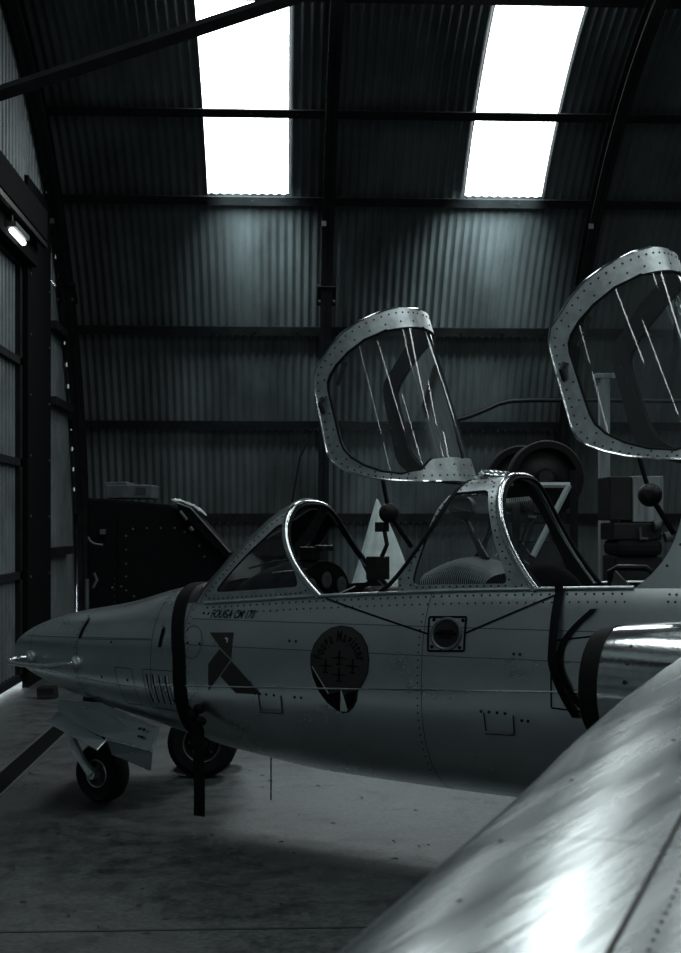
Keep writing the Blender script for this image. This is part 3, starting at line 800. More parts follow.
# ---- canopies, raised
def canopy(hx, hz, ang, k, name):
    E_ = empty(name, (hx, 0, hz)); E_.parent = JET
    a = Vector((-math.sin(ang), 0, math.cos(ang))); dn = Vector((-math.cos(ang), 0, -math.sin(ang)))
    BH, WH = .582, .335
    def mp(al, t):
        side = 1
        if t > .6: t = 1.2 - t; side = -1
        p = max(0, t) / .6 * PI / 2
        zr = max(0, math.sin(p))**.85; w = WH * max(0, math.cos(p))**.75
        if side < 0: pass
        return (a * al + dn * (BH * (1 - zr) + .085 * zr * al / .9) + Vector((0, -side * w, 0))) * k
    def tb(be):
        zr = 1 - be / BH
        return .6 * math.asin(max(0, min(1, zr))**(1 / .85)) / (PI / 2)
    hf = [(0.0, .0), (.012, .06), (.03, .136), (.07, .27), (.115, .38), (.16, .46), (.205, .520), (.245, .553), (.29, .565)]
    hr = [(.61, .565), (.665, .556), (.705, .535), (.735, .49), (.79, .41), (.835, .33), (.87, .22), (.897, .10), (.91, .04), (.915, 0.)]
    near = [(al, tb(be)) for al, be in hf + [(.35, .565), (.45, .565), (.55, .565)] + hr]
    outer = near + [(al, 1.2 - t) for al, t in reversed(near[1:-1])]
    gf = [(.125, 0.), (.125, .07), (.085, .11), (.085, .20), (.12, .29), (.17, .37), (.225, .43), (.275, .462), (.32, .472)]
    gr = [(.58, .480), (.62, .472), (.648, .452), (.69, .40), (.735, .315), (.775, .21), (.80, .10), (.815, 0.)]
    ni = [(al, tb(be)) for al, be in gf + [(.42, .476), (.50, .478)] + gr]
    inner = ni + [(al, 1.2 - t) for al, t in reversed(ni[1:-1])]
    fm, gm = MB(), MB()
    framed(mp, outer, inner, fm, None, 220, 5, .022 / k, ((.25, .040), (.70, .085)), -1, .0048)
    def along(C, be):
        C = sorted(C, key=lambda p: p[1])
        for i in range(len(C) - 1):
            if be <= C[i + 1][1]: return C[i][0] + (C[i + 1][0] - C[i][0]) * (be - C[i][1]) / max(1e-6, C[i + 1][1] - C[i][1])
        return C[-1][0]
    rows = []; tm = tb(.477)
    for i in range(81):
        t = tm + (1.2 - 2 * tm) * i / 80
        tt_ = min(t, 1.2 - t); be = BH * (1 - math.sin(tt_ / .6 * PI / 2)**.85)
        l_, r_ = along(gf, be) - .012, along(gr, be) + .012
        row = []
        for j in range(25):
            p = mp(l_ + (r_ - l_) * j / 24, t); c_ = mp(l_ + (r_ - l_) * j / 24, .02); c_.y = 0
            dv = p - c_; row.append(p - dv.normalized() * .011 / k)
        rows.append(row)
    gm.grid(rows)
    f_ = fm.build('canopy_frame', [FRAME, RIVET, DARK], E_)
    gm.build('canopy_glass', GLASS, E_)
    # thin polished lip round the outer edge
    O = [mp(x, y) for x, y in outer]
    mb = MB(); mb.tube(O + O[:1], .006, 6); mb.build('canopy_lip', CHROME, E_)
    I_ = [mp(x, y) for x, y in inner]
    mb = MB(); mb.tube(I_ + I_[:1], .006, 6); mb.build('pane_seal', BLACK, E_)
    # latch on the sill side
    mb = MB(); p = mp(.52, tb(.52)); mb.tube([p + Vector((0, -.012, .03)), p + Vector((-.008, -.03, 0)), p + Vector((0, -.012, -.045))], .012, 8); mb.build('latch', DKMET, E_)
    mb = MB(); p = mp(.60, tb(.44)); q = mp(.70, tb(.36)); mb.tube([p + Vector((0, .03, 0)), q + Vector((0, .03, 0))], .012, 6); mb.build('grab_handle', DARK, E_)
    return E_, mp
CAN1, mp1 = canopy(3.160, 1.862, math.radians(13.2), 1.0, 'front_canopy')
CAN2, mp2 = canopy(4.545, 1.940, math.radians(16.2), 1.095, 'rear_canopy')
# stays with their black balls
def stay(p0, pb, p1, r):
    E_ = empty('canopy_stay', p0); E_.parent = JET; O = Vector(p0)
    v = lambda p: Vector(p) - O
    mb = MB(); mb.tube([v(p0), v(pb)], .011, 8); mb.tube([v(pb), v(p1)], .013, 8); mb.build('rod', BLACK, E_)
    mb = MB(); mb.lathe([(r * math.sin(PI * i / 16), -r * math.cos(PI * i / 16)) for i in range(17)], v(pb), (.2, -1, .1), 32)
    mb.lathe([(.001, r * 1.05), (r * .3, r * 1.03), (r * .32, r * .9)], v(pb), (.2, -1, .1), 16); mb.build('ball', DARK, E_)
stay((2.655, 0, 1.90), (2.697, 0, 1.711), (2.83, 0, 1.54), .052)
stay((4.02, 0, 1.98), (4.079, 0, 1.785), (4.19, 0, 1.61), .054)

# ---- cockpit fittings
mb = MB(); rows = []
for s, k in ((1.80, .55), (1.95, .8), (2.1, .95), (2.22, 1.), (2.30, .96)):
    rows.append([(s, -.26 * k * math.cos(PI * i / 16), 1.20 + .27 * k * math.sin(PI * i / 16)**.7) for i in range(17)])
mb.grid(rows); mb.f.append(tuple(len(mb.v) - 17 + i for i in range(17))); mb.m.append(0)
PAN = mb.build('instrument_panel', MATTE, JET)
mb = MB(); mb.grid([[sp(s, math.radians(d_)) + Vector((0, 0, .004)) for d_ in range(-44, 45, 4)] for s in (1.56, 1.62, 1.68, 1.74, 1.79)]); mb.build('deck_dark_cover', DARK, JET)  # dark cover added over the deck to hide its bright reflection
mb = MB()
for y, z in ((-.14, 1.33), (0, 1.36), (.14, 1.33), (-.08, 1.25), (.08, 1.25)): mb.lathe([(.04, 0), (.045, .008), (.036, .01), (.001, .004)], (2.305, y, z), (1, 0, 0), 20)
mb.build('dial', MIDMET, PAN)
mb = MB(); mb.box((2.24, -.05, 1.50), (.09, .07, .07)); mb.tube([(2.24, -.05, 1.42), (2.24, -.05, 1.47)], .02, 8); mb.box((2.33, -.05, 1.53), (.06, .09, .03)); mb.build('gun_sight', DKMET, JET, False, .006)
mb = MB(); mb.tube([(1.95, -.2, 1.42), (2.05, -.1, 1.46), (2.28, -.02, 1.47)], .006, 6); mb.tube([(2.12, -.22, 1.40), (2.3, -.16, 1.42)], .008, 6); mb.build('tube_fitting', CHROME, JET)
def seat(x, z, nm, hr=True):
    E_ = empty(nm, (x, 0, .7)); E_.parent = JET
    mb = MB(); mb.box((0, 0, .12), (.40, .44, .10)); mb.build('cushion', DARK, E_, True, .03)
    mb = MB(); mb.box((.15, 0, .02 + (z - .85) / 2), (.08, .36, z - .9), 0, Matrix.Rotation(.12, 3, 'Y')); mb.build('backrest', DARK, E_, True, .03)
    return E_
s1 = seat(2.50, 1.50, 'front_seat'); s2 = seat(3.72, 1.42, 'rear_seat')
mb = MB(); mb.box((.155, 0, .94), (.055, .055, .05)); mb.tube([(.17, 0, .92), (.185, 0, .85), (.16, 0, .80), (.12, 0, .74)], .012, 8); mb.box((.13, 0, .73), (.07, .12, .12)); mb.build('headrest', DARK, s1, True, .01)
mb = MB(); mb.tube([(.10, -.16, .64), (.02, -.2, .60), (.0, -.16, .52)], .007, 6); mb.build('harness_strap', CHROME, s1)
# rear coaming of ribbed cloth under the fairing
mb = MB(); rows = []
NR = 130
for i in range(NR + 1):
    s = 3.02 + .36 * i / NR; hgt = .13 * math.sin(PI * (.12 + .80 * i / NR))**.6
    rows.append([(s, -.25 * math.cos(PI * j / 14) , 1.36 + hgt * math.sin(PI * j / 14)**.8 + (.005 if (i // 2) % 2 else 0)) for j in range(15)])
o0 = len(mb.f); mb.grid(rows)
for fi in range(o0, len(mb.f)):
    i = (fi - o0) // 14
    if (i // 2) % 2: mb.m[fi] = 1
mb.build('rear_coaming', [MATTE, STRIPE], JET)
mb = MB(); mb.lathe([(.001, -.05), (.06, -.05), (.065, 0), (.06, .05), (.001, .05)], (3.07, .10, 1.735), (.3, -1, 0), 24); mb.tube([(3.08, .10, 1.69), (3.15, .06, 1.60), (3.26, -.02, 1.48)], [.010, .013, .022], 8); mb.build('periscope', DARK, JET)
mb = MB(); mb.tube([(3.34, -.05, 1.66), (3.42, -.10, 1.62), (3.43, -.12, 1.58), (3.36, -.1, 1.62)], .008, 6); mb.build('grip', CHROME, JET)
mb = MB()
mb.tube([(3.42, .02, 1.46), (3.50, .02, 1.68)], .010, 8); mb.tube([(3.395, .02, 1.47), (3.47, .02, 1.68)], .006, 6); mb.tube([(3.47, .02, 1.685), (3.51, .02, 1.68)], .012, 8)
mb.tube([(3.32, -.05, 1.56), (3.42, -.02, 1.50), (3.48, 0, 1.46)], .008, 6); mb.tube([(3.38, .1, 1.58), (3.45, .08, 1.50)], .007, 6)
mb.build('control_levers', MIDMET, JET)
mb = MB(); mb.lathe([(.20 * math.cos(i * PI / 20), .20 * math.sin(i * PI / 20)) for i in range(11)], (3.56, 0, 1.27), (0, 0, 1), 32); mb.build('headrest_dome', MATTE, JET)
mb = MB(); mb.tube([(3.93, -.10, 1.36), (3.93, -.10, 1.44), (3.97, -.10, 1.46), (4.10, -.10, 1.46), (4.13, -.10, 1.44), (4.13, -.10, 1.36)], .014, 8); mb.build('handle_loop', DKMET, JET)
mb = MB(); mb.prism([(3.98, -.22, 1.37), (4.08, -.22, 1.37), (4.0, -.22, 1.45)], (0, .02, 0)); mb.build('latch_plate', MIDMET, JET, False)

# ---- decals and lettering on the left side
def decal(mbx, poly, off, mi):
    bm = bmesh.new()
    vs = [bm.verts.new((p[0], p[1], 0)) for p in poly]; f_ = bm.faces.new(vs)
    bmesh.ops.triangulate(bm, faces=[f_])
    for _ in range(4):
        es = [e for e in bm.edges if e.calc_length() > .04]
        if not es: break
        bmesh.ops.subdivide_edges(bm, edges=es, cuts=1); bmesh.ops.triangulate(bm, faces=bm.faces[:])
    bm.verts.index_update()
    mbx.add([(v.co.x, -surfw(v.co.x, v.co.y) - off, v.co.y) for v in bm.verts], [tuple(v.index for v in f2.verts) for f2 in bm.faces], mi)
    bm.free()
def text_polys(txt, size, bold=.018):
    cu = bpy.data.curves.new('lettering', 'FONT'); cu.body = txt; cu.size = size; cu.resolution_u = 3; cu.offset = size * bold
    ob = bpy.data.objects.new('lettering', cu); COL.objects.link(ob)
    bpy.context.view_layer.update()
    dg = bpy.context.evaluated_depsgraph_get()
    me = bpy.data.meshes.new_from_object(ob.evaluated_get(dg))
    vs = [v.co.copy() for v in me.vertices]; fs = [tuple(p.vertices) for p in me.polygons]
    bpy.data.objects.remove(ob); bpy.data.curves.remove(cu); bpy.data.meshes.remove(me)
    return vs, fs
def put_text(mbx, txt, size, f_, off, mi):
    vs, fs = text_polys(txt, size, .006)
    pts = []
    for v in vs:
        s, z = f_(v.x, v.y); pts.append((s, -surfw(s, z) - off, z))
    mbx.add(pts, fs, mi)
mb = MB()
put_text(mb, 'FOUGA CM 170', .060, lambda x, y: (1.822 + x * .72 + y * .2, 1.166 + y * 1.0 + x * .02), .0025, 0)
mb.dot((1.77, -surfw(1.77, 1.185), 1.185), (0, -1, .3), .007, .002, 0); mb.dot((1.805, -surfw(1.805, 1.187), 1.187), (0, -1, .3), .006, .002, 0)
mb.build('type_lettering', INK, JET, False, recalc=False)
bird = [[(1.846, 1.091), (2.012, 1.099), (2.011, .965), (1.934, 1.018)], [(1.929, 1.010), (2.004, .958), (1.934, .876), (1.854, .788), (1.855, .929)], [(2.012, .953), (2.212, .797), (2.04, .791), (1.940, .871)]]
mb = MB()
for p in bird: decal(mb, p, .0025, 0)
decal(mb, [(1.957, 1.066), (1.968, 1.074), (1.98, 1.066), (1.981, 1.05), (1.972, 1.043), (1.974, 1.055), (1.968, 1.063)], .004, 1)
mb.build('bird_emblem', [BADGE, PALE], JET, False, recalc=False)
emb = [(2.682, 1.161), (2.746, 1.154), (2.805, 1.123), (2.844, 1.073), (2.858, 1.013), (2.854, .951), (2.827, .894), (2.797, .858), (2.792, .818), (2.77, .78), (2.736, .754), (2.708, .748), (2.668, .76), (2.616, .793), (2.572, .842), (2.537, .908), (2.521, .964), (2.52, 1.016), (2.537, 1.068), (2.577, 1.118), (2.625, 1.148)]
mb = MB(); ec = (2.69, .97)
decal(mb, [(ec[0] + (x - ec[0]) * 1.025, ec[1] + (y - ec[1]) * 1.02) for x, y in emb], .0015, 1); decal(mb, emb, .0025, 0)
decal(mb, [(2.528, .952), (2.629, .831), (2.694, .851), (2.697, .811), (2.69, .756), (2.668, .762), (2.616, .795), (2.572, .844), (2.54, .908)], .0035, 1)
decal(mb, [(2.702, .868), (2.718, .824), (2.736, .763), (2.73, .754), (2.692, .753), (2.7, .811)], .0042, 2)
decal(mb, [(2.738, .765), (2.72, .83), (2.75, .85), (2.788, .855), (2.786, .82), (2.766, .785)], .0035, 1)
decal(mb, [(2.529, .959), (2.534, .960), (2.631, .836), (2.627, .832)], .0045, 2)
word = 'Fouga Magister'
wid = {'F': .9, 'M': 1.25, 'i': .5, ' ': .55, 't': .62, 'r': .68, 's': .85}
tot = sum(wid.get(c, .92) for c in word); acc = 0
for ch in word:
    wd = wid.get(ch, .92); fr = (acc + wd / 2) / tot; acc += wd
    if ch == ' ': continue
    an = math.radians(178 - 172 * fr); R_ = .098
    cx, cz_ = 2.690, .990; hw = .021 if ch not in 'M' else .028
    vs, fs = text_polys(ch, .082)
    xm = (min(v.x for v in vs) + max(v.x for v in vs)) / 2
    sx, cx_ = math.cos(an), math.sin(an)
    pts = []
    for v in vs:
        lx, ly = (v.x - xm) * .52, v.y * .78
        r_ = R_ + ly * 1.2
        s_ = cx + (r_) * sx * 1.04 + lx * cx_; z_ = cz_ + r_ * cx_ * 1.0 - lx * sx
        pts.append((s_, -surfw(s_, z_) - .0042, z_))
    mb.add(pts, fs, 1)
def tinyplane(cx, cz_, k):
    for P in ([(-.5, .02), (.5, .02), (.5, .06), (.08, .12), (-.08, .12), (-.5, .06)], [(-.05, .5), (.05, .5), (.08, .1), (.05, -.4), (-.05, -.4), (-.08, .1)], [(-.2, -.38), (.2, -.38), (.2, -.30), (-.2, -.30)]):
        decal(mb, [(cx + x * k, cz_ + y * k * .95) for x, y in reversed(P)], .0042, 1)
for x, z in ((2.690, 1.006), (2.611, .963), (2.769, .970), (2.691, .925)): tinyplane(x, z, .082)
mb.build('squadron_badge', [BADGE, INK, PALE], JET, False, recalc=False)
# rescue lines and access-panel outlines
mb = MB()
def dline(p0, p1, wd, mi=0):
    n = 24; dx, dz = p1[0] - p0[0], p1[1] - p0[1]; l = math.hypot(dx, dz); nx, nz_ = -dz / l * wd / 2, dx / l * wd / 2
    r0, r1 = [], []
    for i in range(n + 1):
        s, z = p0[0] + dx * i / n, p0[1] + dz * i / n
        r0.append((s + nx, -surfw(s + nx, z + nz_) - .0022, z + nz_)); r1.append((s - nx, -surfw(s - nx, z - nz_) - .0022, z - nz_))
    mb.grid([r0, r1], mi)
dline((2.547, 1.288), (3.175, 1.147), .009); dline((3.37, 1.16), (3.80, 1.350), .009)
sq = [(3.169, 1.224), (3.364, 1.232), (3.371, 1.08), (3.182, 1.07)]
for i in range(4): dline(sq[i], sq[(i + 1) % 4], .010)
hb = [(4.02, 1.18), (3.80, 1.147), (3.805, .858), (4.02, .85)]
for i in range(3): dline(hb[i], hb[i + 1], .008)
mb.build('painted_lines', INK, JET, False, recalc=False)
mb = MB(); rows = []
cs, cz_ = 3.271, 1.152
for r_, off in ((.082, .001), (.080, .008), (.072, .009), (.066, .003), (.001, .002)):
    rows.append([(cs + r_ * math.cos(2 * PI * j / 40), -surfw(cs, cz_ + r_ * .95 * math.sin(2 * PI * j / 40)) - off - .002, cz_ + r_ * .93 * math.sin(2 * PI * j / 40)) for j in range(40)])
mb.grid(rows[:4], 0, True); mb.grid(rows[3:], 1, True)
for dz in (-.018, 0, .016): mb.box((cs, -surfw(cs, cz_) - .005, cz_ + dz), (.11 if dz == 0 else .07, .008, .014 if dz == 0 else .006), 2)
for dx, dz in ((-.075, .06), (.078, .064), (-.07, -.062), (.075, -.058)): mb.dot((cs + dx, -surfw(cs + dx, cz_ + dz), cz_ + dz), (0, -1, .2), .009, .003, 2)
mb.build('round_vent', [MIDMET, DKMET, INK], JET, recalc=False)
# retracting steps
for s0, z0 in ((2.19, .80), (3.475, .81)):
    mb = MB(); pts = [(s0, z0), (s0 + .005, z0 - .09), (s0 + .145, z0 - .085), (s0 + .145, z0)]
    P = [Vector((s, -surfw(s, z) - .004, z)) for s, z in pts]
    mb.tube([P[0], P[1]], .003, 6); mb.tube([P[2], P[3]], .003, 6); mb.tube([P[1] + Vector((0, -.004, 0)), P[2] + Vector((0, -.004, 0))], .008, 8, 1)
    mb.build('foot_step', [SEAM, MIDMET], JET)
# louvres and access panel on the nose
mb = MB()
for i in range(4):
    s0 = 1.395 + .047 * i
    decal(mb, [(s0, .845), (s0 + .022, .845), (s0 + .040, .69), (s0 + .018, .69)], .0025, 0)
    P = [Vector((s0 + .022 + .018 * u, -surfw(s0 + .022, .845 - .155 * u) - .006, .845 - .155 * u)) for u in (0, .33, .66, 1)]
    mb.tube(P, .005, 6, 1)
mb.build('louvre', [INK, FRAME], JET)
mb = MB()
def outl(P, wd=.004):
    global mb
    for i in range(len(P)): dline(P[i], P[(i + 1) % len(P)], wd)
outl([(1.37, .87), (1.62, .875), (1.62, .655), (1.39, .655)]); outl([(1.14, .865), (1.28, .865), (1.31, .66), (1.18, .66)])
for i in range(24):
    a0, a1 = 2 * PI * i / 24, 2 * PI * (i + 1) / 24
    dline((1.73 + .07 * math.cos(a0), 1.035 + .085 * math.sin(a0)), (1.73 + .07 * math.cos(a1), 1.035 + .085 * math.sin(a1)), .003)
mb.build('panel_outline', SEAM, JET, recalc=False)
mb = MB()
for s0, z0, dz in ((.82, 1.06, .055), (1.50, 1.05, .055)):
    mb = MB()
    decal(mb, [(s0 - .014, z0 - dz), (s0 + .006, z0 - dz), (s0 + .020, z0 + dz * .6), (s0 + .012, z0 + dz), (s0 - .004, z0 + dz * .8)], .003, 0)
    mb.dot((s0 + .005, -surfw(s0, z0 + .05), z0 + .05), (0, -1, .4), .009, .008, 1)
    mb.build('fastener', [INK, MIDMET], JET)
# chrome nose loop
mb = MB()
p0 = Vector((.331, -surfw(.331, .856), .862)); p1 = Vector((.80, -surfw(.80, .858), .862))
pts = [p0, p0 + Vector((-.02, -.05, 0)), p0 + Vector((-.045, -.075, -.004)), p0 + Vector((-.055, -.11, -.012)), p0 + Vector((-.02, -.14, -.02)), Vector((.50, -.405, .838)), Vector((.65, -.39, .842)), p1 + Vector((-.05, -.045, -.004)), p1 + Vector((-.01, -.02, 0)), p1]
def smooth(P, n=5):
    out = []
    for i in range(len(P) - 1):
        a, bq, c, d_ = P[max(i - 1, 0)], P[i], P[i + 1], P[min(i + 2, len(P) - 1)]
        for k in range(n):
            t = k / n
            out.append(.5 * ((2 * bq) + (c - a) * t + (2 * a - 5 * bq + 4 * c - d_) * t * t + (3 * bq - a - 3 * c + d_) * t**3))
    return out + [P[-1]]
mb.tube(smooth(pts), .014, 10); mb.build('nose_handle', CHROME, JET)
for p in (p0, p1):
    mb = MB(); mb.lathe([(.042, -.01), (.042, .012), (.032, .02), (.026, .03), (.001, .03)], p, (-.25, -1, 0), 20); mb.build('handle_boss', FRAME, JET)

# ---- engine nacelle on the left flank
nw, nzc = .615, 1.0
prof_n = [(4.093, .205), (4.105, .213), (4.14, .222), (4.165, .228), (4.4, .255), (4.7, .275), (5.1, .29), (5.6, .29), (6.3, .26), (7.0, .2), (7.05, .16)]
def nring(s, r, n=48, dy=0): return [(s, -nw - r * math.cos(2 * PI * j / n), nzc + r * math.sin(2 * PI * j / n) * (1. + .04)) for j in range(n)]
mb = MB(); mb.grid([nring(s, r) for s, r in prof_n[3:4] + [(4.22, .237)] + prof_n[4:]], 0, True)
for s in (4.30, 4.62):
    for a in (10, 28, 46, 150): mb.dot((s, -nw - .245 * math.cos(math.radians(a)) - .003, nzc + (.258 if s > 4.5 else .245) * math.sin(math.radians(a))), (0, -math.cos(math.radians(a)), math.sin(math.radians(a))), .009, .003, 1)
mb.grid([[(s, -nw - (r + .001) * math.cos(math.radians(a)), nzc + (r + .001) * 1.04 * math.sin(math.radians(a))) for s, r in prof_n[3:8]] for a in (27, 28)], 1)
s = 4.25
while s < 5.2:
    r = .24 + .05 * (s - 4.2); mb.dot((s, -nw + r * .25, nzc + r * 1.0), (0, .25, 1), .009, .004, 1); s += .07
NAC = mb.build('engine_nacelle', [ALU if 0 else CHROME, RIVET], JET)
mb = MB(); mb.grid([nring(4.25, .10)] + [nring(4.2, .18), nring(4.12, .19), nring(4.096, .197), nring(4.090, .205), nring(4.096, .213), nring(4.105, .217), nring(4.14, .2265), nring(4.178, .2335), nring(4.178, .228)], 0, True)
mb.build('intake_lip', BLACK, NAC)
mb = MB(); mb.grid([nring(4.5, .19), nring(4.24, .19), nring(4.24, .001)], 0, True); mb.build('intake_duct', DARK, NAC)

# ---- left wing, running past the viewer
def wle(w): return 4.61 + .223 * (w - 1.1)
ZT = [(.5, 1.15), (1.1, 1.15), (1.8, 1.158), (2.4, 1.162), (3.0, 1.155), (3.6, 1.135), (4.4, 1.128), (5.6, 1.128)]
def chord(w): return 1.75 - .13 * w
def foil(x): return .6 * (.2969 * math.sqrt(x) - .126 * x - .3516 * x * x + .2843 * x**3 - .1036 * x**4)
XC = [0, .002, .006, .012, .02, .035, .05, .08, .12, .17, .23, .30, .38, .47, .57, .68, .8, .9, 1.]
def wpt(w, x, sgn, off=0):
    c = chord(w); t = foil(x) * c * 1.25 * sgn
    return Vector((wle(w) + x * c, -w, interp(w, ZT) + t * (1.15 if sgn > 0 else .8) + off - .0))
mb = MB(); rows = []
WWS = [.5 + .1 * i for i in range(52)]
for w in WWS: rows.append([wpt(w, x, 1) for x in reversed(XC)] + [wpt(w, x, -1) for x in XC[1:]])
mb.grid(rows); 
for e in (0, len(rows) - 1): mb.f.append(tuple(e * len(rows[0]) + i for i in range(len(rows[0])))); mb.m.append(0)
def wl(x0fn, wd, mi, off, w0=.9, w1=5.6):
    ws = [w0 + (w1 - w0) * i / 60 for i in range(61)]
    mb.grid([[wpt(w, (x0fn(w)) / chord(w), 1, off) for w in ws], [wpt(w, (x0fn(w) + wd) / chord(w), 1, off) for w in ws]], mi)
wl(lambda w: .345, .007, 1, .001)
for i in range(150):
    w = 1.0 + .03 * i
    mb.dot(wpt(w, .385 / chord(w), 1), (0, 0, 1), .0025, .001, 1, 6)
for w in (1.7, 2.9, 4.0):
    a = [wpt(w, x, 1, .0006) for x in XC[1:]]; bq = [wpt(w + .002, x, 1, .001) for x in XC[1:]]; mb.grid([a, bq], 1)
for w, x in ((3.05, .09), (3.6, .1), (2.2, .12), (4.0, .09), (3.3, .2), (4.3, .12), (2.9, .3)): mb.dot(wpt(w, x, 1), (0, 0, 1), .004, .001, 1)
mb.build('wing', [ALUW, SEAM], JET)

# ---- nose gear
NG = empty('nose_gear', (.69, 0, 0)); NG.parent = JET
mb = MB(); R_ = .17
R_ = .178; mb.lathe([(.085, -.056), (.12, -.070), (.155, -.066), (.173, -.04), (.178, 0), (.173, .04), (.155, .066), (.12, .070), (.085, .056), (.085, -.056)], (0, 0, R_), (0, 1, 0), 44); mb.build('tyre', BLACK, NG)
mb = MB(); mb.lathe([(.001, -.055), (.025, -.055), (.03, -.03), (.062, -.025), (.07, -.05), (.086, -.052), (.086, .052), (.03, .03), (.001, .04)], (0, 0, R_), (0, 1, 0), 36)
for j in range(6): mb.dot((.05 * math.cos(j * PI / 3), -.03, R_ + .05 * math.sin(j * PI / 3)), (0, -1, 0), .006, .008, 1)
mb.lathe([(.076, -.056), (.080, -.060), (.085, -.056)], (0, 0, R_), (0, 1, 0), 36, 2); mb.build('hub', [MIDMET, DKMET, FRAME], NG)
mb = MB(); mb.tube([(0, -.085, R_), (-.06, -.095, .24), (-.15, -.10, .36), (-.16, -.08, .46)], [.028, .022, .026, .03], 8, 0, True, 1.3); mb.tube([(0, -.10, R_), (0, -.05, R_)], .03, 12)
mb.tube([(0, .085, R_), (-.06, .095, .24), (-.15, .10, .36), (-.16, .08, .46)], [.028, .022, .026, .03], 8); mb.tube([(0, .10, R_), (0, .05, R_)], .03, 12)
mb.build('fork', FRAME, NG)
mb = MB(); mb.tube([(-.13, 0, .44), (-.10, 0, .62)], .045, 12); mb.tube([(-.16, -.1, .46), (-.16, .1, .46)], .04, 10); mb.tube([(-.05, -.04, .33), (.05, -.03, .5)], .014, 8); mb.tube([(-.1, -.06, .40), (-.02, -.06, .36), (-.04, -.06, .44)], .009, 6); mb.build('strut', DKMET, NG)

def gear_plate(P, th, name, holes=()):
    mb = MB(); P = [Vector(p) for p in P]; n = (P[1] - P[0]).cross(P[2] - P[0]).normalized()
    mb.prism(P, n * th)
    for h in holes:
        for sg in (0, 1): mb.dot(Vector(h) + n * (th if sg else 0), n * (1 if sg else -1), .008, .002, 1)
    return mb.build(name, [ALU, RIVET], JET, False, .004)
gear_plate([(.523, -.20, .623), (.904, -.24, .635), (1.399, -.30, .540), (1.41, -.36, .426), (.947, -.30, .462), (.557, -.24, .542)], .012, 'gear_door', [(.746, -.226, .585), (.791, -.233, .589), (.758, -.240, .548), (.795, -.245, .546), (1.276, -.318, .53), (1.311, -.322, .528), (1.287, -.336, .49), (1.31, -.338, .49)])
gear_plate([(1.019, -.31, .448), (1.41, -.36, .426), (1.368, -.33, .308), (1.036, -.28, .355)], .010, 'gear_door')
gear_plate([(.56, -.235, .560), (1.01, -.30, .438), (.999, -.36, .391), (.793, -.35, .450), (.569, -.33, .508)], .010, 'gear_door')
mb = MB(); mb.tube([(1.02, -.312, .448), (1.41, -.363, .425)], .006, 6); mb.build('hinge_rod', CHROME, JET)
mb = MB(); mb.tube([(1.96, -.02, interp(1.96, TB) + .01), (1.96, -.02, .165)], .004, 6); mb.build('wire_aerial', BLACK, JET)
# belly bulge over the nose bay
# ------------------------------------------------------------------ straps on the jet
def ribbon(P, wdir, wd, th, name, m, parent=None):
    mb = MB(); rows = []
    P = [Vector(p) for p in P]
    for i, p in enumerate(P):
        t = (P[min(i + 1, len(P) - 1)] - P[max(i - 1, 0)]).normalized(); wv = Vector(wdir[i] if isinstance(wdir, list) else wdir).normalized()
        n = t.cross(wv).normalized()
        rows.append([p + wv * wd / 2 + n * th / 2, p + wv * wd / 2 - n * th / 2, p - wv * wd / 2 - n * th / 2, p - wv * wd / 2 + n * th / 2])
    mb.grid(rows, 0, True); mb.add(rows[0], [(0, 1, 2, 3)]); mb.add(rows[-1], [(3, 2, 1, 0)])
    return mb.build(name, m, parent, True)
ST = empty('cover_strap', JET.location, -TH - YAW)
P = []
for i in range(73):
    ph = 2 * PI * i / 72; a = abs(((ph + PI) % (2 * PI)) - PI)
    s = 1.49 + .16 * min(1, a / 1.5) - .04 * max(0, (a - 1.8) / 1.3)
    p = sp(s, ph); c = Vector((s, 0, .88)); P.append(p + (p - c).normalized() * .006)
ribbon(P, (1, 0, 0), .085, .006, 'band', CLOTH, ST)
x0 = 1.80
P = [Vector((1.62, -surfw(1.62, .72) - .008, .72)), Vector((1.70, -surfw(1.7, .66) - .012, .66)), Vector((x0 - .01, -.43, .60)), Vector((x0, -.43, .56)), Vector((x0, -.432, .40)), Vector((x0 + .004, -.43, .25)), Vector((x0 + .002, -.43, .135))]
o = ribbon(smooth(P, 4), (1, 0, 0), .072, .004, 'hanging_tail', CLOTH, ST)
mb = MB()
for p in ((x0 - .04, -.425, .66), (x0 + .01, -.425, .63), (x0 - .01, -.42, .69)):
    mb.lathe([(.03 * math.sin(PI * i / 8), -.025 * math.cos(PI * i / 8)) for i in range(9)], p, (random.random(), .3, 1), 10)
mb.build('knot', CLOTH, ST)
tag(ST, 'wide black strap tied round the jet nose with a tail hanging towards the floor', 'strap')
S2 = empty('hanging_strap', JET.location, -TH - YAW)
P = []
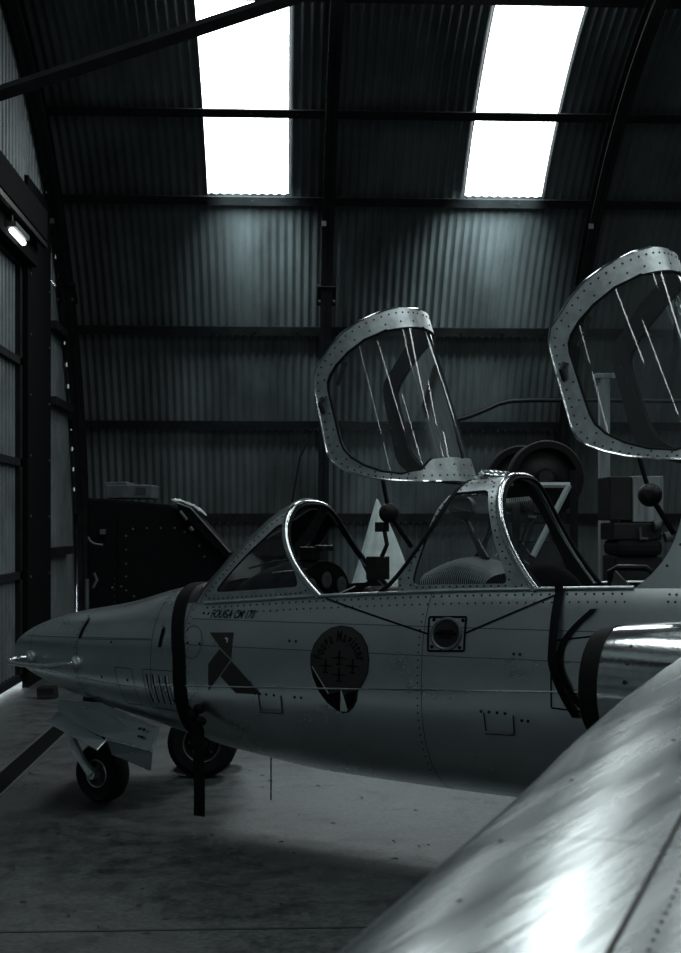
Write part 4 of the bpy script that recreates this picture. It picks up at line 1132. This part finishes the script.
for i in range(24):
    z = 1.40 - .575 * i / 23; s = 3.80 + .02 * math.sin(i / 23 * 3) + .12 * max(0, (i - 13) / 10)**1.5
    zz = min(z, sill(s)[1] + .01); P.append(Vector((s, -surfw(s, min(z, 1.35)) - .008 - (.03 * math.sin(PI * i / 23)), z)))
ribbon(P, (1, 0, 0), .038, .005, 'strap_length', CLOTH, S2)
P = []
for i in range(24):
    u = i / 23; z = 1.29 - .42 * u; s = 3.93 - .07 * math.sin(u * PI) * 1.5 + .02 * u + (.05 * (1 - u)**3); P.append(Vector((s, -surfw(s, z) - .010, z)))
ribbon(P, (1, 0, .1), .030, .005, 'strap_length', CLOTH, S2)
tag(S2, 'loose black strap hanging from the rear cockpit sill beside the intake', 'strap')

# ------------------------------------------------------------------ light and picture
w = bpy.data.worlds.new('daylight'); sc.world = w; w.use_nodes = True
w.node_tree.nodes['Background'].inputs[0].default_value = (.86, .97, 1., 1); w.node_tree.nodes['Background'].inputs[1].default_value = 4.0
def area(name, loc, target, sx, sy, power, spread=180, col=(.85, .98, 1.)):
    l = bpy.data.lights.new(name, 'AREA'); l.shape = 'RECTANGLE'; l.size = sx; l.size_y = sy; l.energy = power; l.color = col; l.spread = math.radians(spread)
    o = bpy.data.objects.new(name, l); COL.objects.link(o); o.location = loc
    o.rotation_euler = (Vector(target) - Vector(loc)).to_track_quat('-Z', 'Y').to_euler(); return o
for a, b_ in SKY[:2]:  # added lamps imitate the hazy glow on the wall under the rooflights
    y, z, ny, nzz = prof(A_LOW + .32); xm = (a + b_) / 2
    area('wall_glow_light', (xm, y + ny * .30, z + nzz * .30), (xm + (.22 if xm < 1 else -.18), y + 1., z - .95), .75, .3, 15 if xm > 1 else 11, 74)
for (a, b_), tx, pw_ in ((SKY[0], (.6, 8.9, 0), 7), (SKY[1], (.9, 7.6, 0), 5)):
    y, z, ny, nzz = prof((A_MID + A_TOP) / 2); xm = (a + b_) / 2
    area('rooflight_beam', (xm, y + ny * .35, z + nzz * .35), tx, .8, .9, pw_, 36)
vs = sc.view_settings
sc.display_settings.display_device = 'sRGB'
vs.view_transform = 'Standard'; vs.look = 'None'; vs.exposure = 0.0; vs.gamma = 1.0; vs.use_curve_mapping = False
